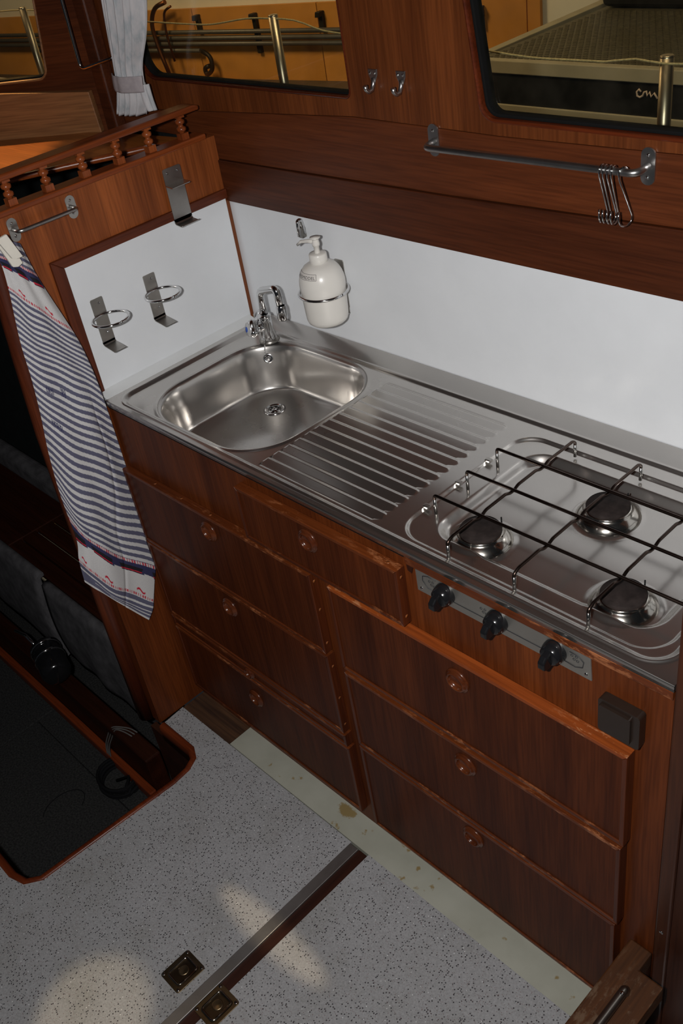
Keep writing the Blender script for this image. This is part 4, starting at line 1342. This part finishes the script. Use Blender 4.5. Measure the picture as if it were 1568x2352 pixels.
NU, NV = 130, 900
VS = [r[0] for r in ROWS]
US = [0, 0.25, 0.5, 0.75, 1.0]
colp = []
for c_ in range(5):
    colp.append([[r[1][c_][k] for r in ROWS] for k in range(3)])
tv, tf, tcol = [], [], []
for j in range(NV + 1):
    v = VS[0] + (VS[-1] - VS[0]) * j / NV
    ctrl = [[pchip(VS, colp[c_][k], v) for k in range(3)] for c_ in range(5)]
    for i in range(NU + 1):
        u = i / NU
        p = [pchip(US, [ctrl[c_][k] for c_ in range(5)], u) for k in range(3)]
        fold = 0.0035 * math.sin(u * 7.5 + v * 0.16) * ss(2, 14, v) + 0.0025 * math.sin(u * 15 - v * 0.22 + 1)
        crease = -0.003 * math.exp(-((u - 0.74 - 0.06 * math.sin(v * 0.13)) / 0.018) ** 2) * ss(8, 16, v)
        wv = 0.10 * math.sin(u * 19 + v * 0.5) + 0.05 * math.sin(u * 41 + v)
        tv.append((p[0] + fold + crease, p[1], p[2]))
        tcol.append(weave(u, v + 0.12 * math.sin(u * 13 + v * 0.3) * (0 if v < 0 else 1)))
for j in range(NV):
    for i in range(NU):
        a = j * (NU + 1) + i
        tf.append((a, a + 1, a + NU + 2, a + NU + 1))
tb_ = (-0.02, -0.6, -0.62)
tme = bpy.data.meshes.new('tea_towel')
tme.from_pydata([(p[0] - tb_[0], p[1] - tb_[1], p[2] - tb_[2]) for p in tv], [], tf)
tme.polygons.foreach_set('use_smooth', [True] * len(tf))
ca_ = tme.color_attributes.new('weave', 'FLOAT_COLOR', 'POINT')
ca_.data.foreach_set('color', [q for c_ in tcol for q in (c_[0], c_[1], c_[2], 1.0)])
tme.materials.append(M['towel'])
two = bpy.data.objects.new('tea_towel', tme)
C.objects.link(two)
two.location = (tb_[0], tb_[1], tb_[2] + H)
two['label'] = 'blue and white striped tea towel with red stitching hung beside the bulkhead edge'
two['category'] = 'towel'
so = two.modifiers.new('thickness', 'SOLIDIFY')
so.thickness = 0.0016
so.offset = -1
# clothes peg
pg = thing('clothes_peg', 'off-white plastic clothes peg gripping the towel top', 'peg', (-0.005, -0.605, 0.38))
rot = lambda p: p
for dx, z0, z1 in ((-0.002, 0.372, 0.432), (0.010, 0.392, 0.438)):
    mb = MB().prism([(-0.622, z1), (-0.598, z1 + 0.004), (-0.580, z1 - 0.050 if dx > 0 else z0), (-0.592, z0 - 0.004), (-0.604, z0)], YZ, dx, dx + 0.008)
    part('jaw', mb, 'peg', pg, bevel=0.002)

# ---- curtain
def curtain_sheet(prof, waves, amp, nz, nu, ph=0.0):
    zs = [p[0] for p in prof][::-1]
    vs_, fs_ = [], []
    for j in range(nz + 1):
        z = zs[0] + (zs[-1] - zs[0]) * j / nz
        xl = pchip(zs, [p[1] for p in prof][::-1], z)
        xr = pchip(zs, [p[2] for p in prof][::-1], z)
        yc = pchip(zs, [p[3] for p in prof][::-1], z)
        am = pchip(zs, [p[4] for p in prof][::-1], z)
        for i in range(nu + 1):
            u = i / nu
            yy = yc + am * (math.sin(2 * PI * waves * u + ph + 0.5 * math.sin(3 * z)) + 0.4 * math.sin(2 * PI * waves * 1.7 * u + 2 * z)) - 0.022 * math.sin(PI * u)
            vs_.append((xl + (xr - xl) * u, yy, z))
    for j in range(nz):
        for i in range(nu):
            a = j * (nu + 1) + i
            fs_.append((a, a + 1, a + nu + 2, a + nu + 1))
    return MB().add(vs_, fs_, True)


ct = thing('curtain', 'pale gathered curtain tied with a band beside the wide cabin window', 'curtain', (-0.28, -0.05, 0.5))
o_ = part('cloth', curtain_sheet([(0.98, -0.262, -0.085, -0.045, 0.014), (0.75, -0.303, -0.137, -0.045, 0.014), (0.68, -0.318, -0.168, -0.045, 0.012), (0.61, -0.333, -0.214, -0.045, 0.007), (0.572, -0.341, -0.223, -0.045, 0.006), (0.53, -0.360, -0.229, -0.045, 0.008), (0.500, -0.374, -0.248, -0.045, 0.009)], 6.5, 0.01, 90, 120), 'curtain', ct)
so = o_.modifiers.new('thickness', 'SOLIDIFY')
so.thickness = 0.0015
o_ = part('tail', curtain_sheet([(0.572, -0.236, -0.208, -0.040, 0.003), (0.535, -0.236, -0.206, -0.038, 0.004), (0.512, -0.226, -0.204, -0.036, 0.004)], 1.6, 0.01, 20, 30, 1.0), 'curtain', ct)
so = o_.modifiers.new('thickness', 'SOLIDIFY')
so.thickness = 0.0015
o_ = part('tie_band', curtain_sheet([(0.593, -0.342, -0.209, -0.058, 0.0008), (0.575, -0.345, -0.212, -0.059, 0.0008), (0.556, -0.349, -0.216, -0.058, 0.0008)], 3, 0.01, 10, 40), 'curtain_band', ct, 'darker tie band')
so = o_.modifiers.new('thickness', 'SOLIDIFY')
so.thickness = 0.0025

# ================================================================== FLOOR HARDWARE, STEP, POST
def lift_ring(cx, cy, ang, label):
    """flush hatch pull: plate, recessed dish, D ring, four screws"""
    t = thing('flush_hatch_pull', label, 'pull', (cx, cy, FL), 'flush lifting rings of the floor hatches')
    z = FL
    W, L = 0.0335, 0.0395
    loc = lambda a, b, w_: (cx + a, cy + b, w_)
    pl = rrect(-W, W, -L, L, 0.006, 4)
    dish = rrect(-W + 0.011, W - 0.009, -L + 0.010, L - 0.010, 0.008, 4)
    part('plate', MB().ring(pl, dish, loc, z, z + 0.0022), 'bronze', t, bevel=0.0008)
    part('dish', MB().prism(dish, loc, z + 0.0001, z + 0.0009), 'bronze_dark', t)
    rg = rrect(-W + 0.0135, W - 0.0125, -L + 0.0125, L - 0.0125, 0.007, 5)
    part('lifting_ring', MB().tube([loc(p[0], p[1], z + 0.0030) for p in rg + rg[:1]], 0.0029, 8), 'bronze_bright', t)
    part('thumb_dish', MB().lathe([(0.0125, 0.0), (0.0118, 0.0014), (0.0095, 0.0008), (0.0, 0.0004)], loc(-0.001, 0.003, z + 0.0009), (0, 0, 1), 28), 'bronze', t)
    for sx in (-1, 1):
        for sy in (-1, 1):
            part('screw', screw(loc(sx * (W - 0.0062), sy * (L - 0.0062), z + 0.0024), (0, 0, 1), 0.0044), 'bronze_bright', t)
    return t


lift_ring(0.6425, -1.053, 0, 'bronze flush hatch pull left of the aluminium strip')
lift_ring(0.7625, -1.050, 0, 'bronze flush hatch pull right of the aluminium strip')

sp = thing('companion_step', 'worn mahogany step beside the drawers with a steel grip bar', 'step', (1.464, -0.75, FL))
part('tread', MB().prism([(1.419, -0.499), (1.4635, -0.499), (1.4635, -0.541), (1.511, -0.541), (1.511, -1.02), (1.419, -1.02)], XY, -0.742, -0.70), 'step', sp, bevel=0.003)
part('riser_board', MB().box(1.440, 1.462, -1.01, -0.497, FL + 0.001, -0.7425), 'post', sp)
part('grip_bar', MB().tube(fillet([(1.466, -0.592, -0.7005), (1.466, -0.592, -0.689), (1.466, -0.98, -0.689), (1.466, -0.98, -0.7005)], 0.012, 6), 0.0085, 12), 'steel_dark', sp)
for dy in (-0.605, -0.965):
    part('screw', screw((1.468, dy, -0.6803), (0, 0, 1), 0.004), 'chrome', sp)
po = thing('ladder_post', 'upright mahogany post at the right end of the steel top', 'post', (1.48, -0.51, FL))
part('upright', MB().box(1.4652, 1.492, -0.503, -0.465, FL + 0.001, 0.62), 'post', po, bevel=0.004)
part('side_panel', MB().box(1.4925, 2.6, -0.497, -0.475, FL + 0.001, 0.10), 'post', po)
for z in (-0.61,):
    part('screw', screw((1.478, -0.503, z), (0, -1, 0), 0.004), 'chrome', po)

# ================================================================== OUTSIDE: THE SHED
A9 = math.radians(8.7)
SH = lambda a, b, w_: (-2.9039 + math.cos(A9) * a - math.sin(A9) * w_, 2.35 + math.sin(A9) * a + math.cos(A9) * w_, b)
SXY = lambda a, w_, b: SH(a, b, w_)
sw_ = thing('wall_shed', 'shed wall of yellow plywood panels under pale cladding', base=SH(0, -2.4, 0), kind='structure')
xs = [-5.2, -3.6, -2.0, -0.385, 0.555, 1.8, 1.87]
for a, b in zip(xs[:-1], xs[1:]):
    part('panel', MB().prism([(a + 0.003, -2.4), (b - 0.003, -2.4), (b - 0.003, 0.21 + 0.008 * b), (a + 0.003, 0.21 + 0.008 * a)], SH, 0.005, 0.03), 'ply', sw_)
part('cladding', MB().prism([(-5.2, -2.4), (6.5, -2.4), (6.5, 2.6), (-5.2, 2.6)], SH, 0.035, 0.08), 'white_wall', sw_)
single('floor_shed', MB().box(-8.0, 5, 0.4, 5, -2.45, -2.4), 'hull_grey', 'concrete floor of the shed', kind='structure')
ld = thing('shed_ledge', 'grey ledge along the foot of the plywood panels', 'ledge', SH(-1, -2.4, -0.2))
part('ledge_top', MB().prism([(-5, -0.19), (1.6, -0.19), (1.6, -0.176), (-5, -0.176)], SH, -0.36, 0.003), 'ledge_dark', ld)
part('ledge_front', MB().prism([(-5, -2.4), (1.6, -2.4), (1.6, -0.1905), (-5, -0.1905)], SH, -0.35, -0.33), 'hull_tan', ld)
pr_ = thing('conduit_rack', 'four grey conduits on black brackets along the yellow shed wall', 'conduits', SH(0, 0, -0.03))
for z, xa, xb in ((0.090, -5.0, 1.55), (0.058, -5.0, 1.55), (0.027, -5.0, 1.55), (-0.010, -1.9, -0.338)):
    part('conduit', MB().tube([SH(xa, z, -0.035), SH(xb, z, -0.035)], 0.0125, 10), 'grey_pipe', pr_)
for bx, zb1 in ((-3.2, -0.03), (-1.6, -0.03), (-0.334, 0.08), (0.113, -0.03), (0.59, 0.08), (1.563, 0.08)):
    mb = MB().prism([(bx - 0.014, zb1), (bx + 0.014, zb1), (bx + 0.014, 0.16), (bx - 0.014, 0.16)], SH, -0.019, 0.004)
    mb.prism([(bx - 0.022, 0.150), (bx + 0.010, 0.150), (bx + 0.016, 0.178), (bx - 0.016, 0.178)], SH, -0.04, 0.004)
    part('bracket', mb, 'bracket', pr_, bevel=0.004)
mb = MB().tube(fillet([SH(-0.50, 0.263, -0.08), SH(-0.61, 0.235, -0.08), SH(-0.665, 0.137, -0.08), SH(-0.64, -0.008, -0.08), SH(-0.60, -0.145, -0.08)], 0.055, 5), 0.013, 10)
mb.tube(fillet([SH(-0.46, 0.24, -0.08), SH(-0.53, 0.215, -0.08), SH(-0.55, 0.10, -0.08), SH(-0.53, -0.06, -0.08)], 0.045, 5), 0.007, 8)
single('copper_pipe', mb, 'copper', 'bent copper pipe against the shed wall beside the curtain', 'pipe')
mb = MB().tube(fillet([SH(-0.30, -0.008, -0.06), SH(-0.24, -0.035, -0.06), SH(-0.243, -0.112, -0.06), SH(-0.303, -0.141, -0.06), SH(-0.312, -0.10, -0.06), SH(-0.264, -0.088, -0.06)], 0.04, 5), 0.013, 8)
single('hanging_hose', mb, 'bracket', 'dark hose end hanging below the conduits', 'hose')

# boat deck edge, stanchions and lifeline
dk = thing('side_deck', 'grey side deck with tan toe rail outside the cabin windows', 'deck', (0, 0.2, 0.42))
part('deck', MB().box(-2.5, 2.2, 0.045, 0.33, 0.30, 0.315), 'hull_grey', dk)
part('toe_rail', MB().box(-2.5, 2.2, 0.27, 0.32, 0.3155, 0.345), 'hull_tan', dk, bevel=0.006)
for x, z1, r, lab in ((-0.060, 0.661, 0.0118, 'metal stanchion outside the wide cabin window'), (0.974, 0.611, 0.0122, 'metal stanchion outside the window above the hanging rail'), (-1.29, 0.667, 0.0118, 'metal stanchion seen through the far left windscreen pane')):
    stn = thing('stanchion', lab, 'stanchion', (x, 0.245, 0.315), 'stanchions of the side deck')
    part('tube', MB().tube([(x, 0.245, 0.316), (x, 0.245, z1 - 0.004)], r, 18), 'brass', stn)
    part('cap', MB().lathe([(r, -0.004), (r * 0.98, -0.001), (r * 0.8, 0.0), (0, 0.0)], (x, 0.245, z1), (0, 0, 1), 18), 'brass', stn)
mb = MB()
lp = [(-1.6, 0.247, 0.645), (-1.29, 0.262, 0.655), (-0.8, 0.247, 0.640), (-0.602, 0.247, 0.636), (-0.35, 0.247, 0.633), (-0.15, 0.247, 0.651), (-0.06, 0.245, 0.652), (0.02, 0.247, 0.648), (0.10, 0.247, 0.630), (0.157, 0.247, 0.625), (0.54, 0.247, 0.606), (0.72, 0.247, 0.594), (0.86, 0.247, 0.594), (0.90, 0.247, 0.6015), (0.974, 0.232, 0.600), (1.01, 0.247, 0.597), (1.3, 0.247, 0.60)]
lx = [p[0] for p in lp]
pts = [(x, pchip(lx, [p[1] for p in lp], x), pchip(lx, [p[2] for p in lp], x)) for x in [-1.6 + 2.9 * k / 90 for k in range(91)]]
mb.tube(pts, 0.0021, 6)
single('lifeline', mb, 'rope', 'thin slack lifeline strung between the stanchions', 'rope')

# flight case outside the right window
fc = thing('tread_plate_case', 'long black case with aluminium edging and tread-plate top in the shed', 'case', (0.4, 1.9, -0.2))
part('tread_top', MB().box(-0.50, 1.4, 1.5305, 2.56, 0.22, 0.236), 'tread', fc)
mb = MB()
for i in range(70):
    for j in range(34):
        x = -0.47 + i * 0.0262 + (0.0131 if j % 2 else 0)
        y = 1.545 + j * 0.0212
        mb.box(x - 0.0075, x + 0.0075, y - 0.0028, y + 0.0028, 0.236, 0.2378)
part('tread_pattern', mb, 'tread', fc, kind='stuff')
part('front_edging', MB().box(-0.545, 1.4, 1.495, 1.53, 0.197, 0.240), 'alu_dull', fc, bevel=0.003)
part('side_edging', MB().prism([(-0.545, 1.5305), (-0.505, 1.5305), (-0.545, 2.56), (-0.60, 2.56)], XY, 0.197, 0.240), 'alu_dull', fc, bevel=0.003)
part('front_panel', MB().box(-0.53, 1.4, 1.502, 1.515, 0.094, 0.1965), 'case_black', fc)
part('lower_edging', MB().box(-0.545, 1.4, 1.495, 1.53, 0.060, 0.094), 'alu_dull', fc, bevel=0.003)
part('side_panel', MB().box(-0.53, -0.515, 1.5155, 2.29, 0.06, 0.1965), 'case_black', fc)
mb = MB()
cp = [(0.165, 0.169), (0.158, 0.176), (0.150, 0.168), (0.152, 0.156), (0.162, 0.152), (0.172, 0.158), (0.176, 0.168), (0.184, 0.172), (0.188, 0.158), (0.196, 0.170), (0.202, 0.156), (0.212, 0.168), (0.224, 0.152)]
mb.tube([(x, 1.500, z) for x, z in cp], 0.0035, 6)
mb.ball((0.262, 1.500, 0.158), 0.004, 8)
part('chalk_scribble', mb, 'chalk', fc, 'pale handwritten scribble')
for x0, x1 in ((-0.03, 0.055), (0.20, 0.27)):
    part('block', MB().box(x0, x1, 1.52, 1.75, -0.3, 0.0595), 'pallet', fc, 'pine support block')
single('dark_bundle', MB().box(-0.50, 1.3, 2.27, 2.54, 0.2405, 0.80), 'case_black', 'black bundle lying on the far side of the tread-plate case', 'bundle', bevel=0.03, seg=3)
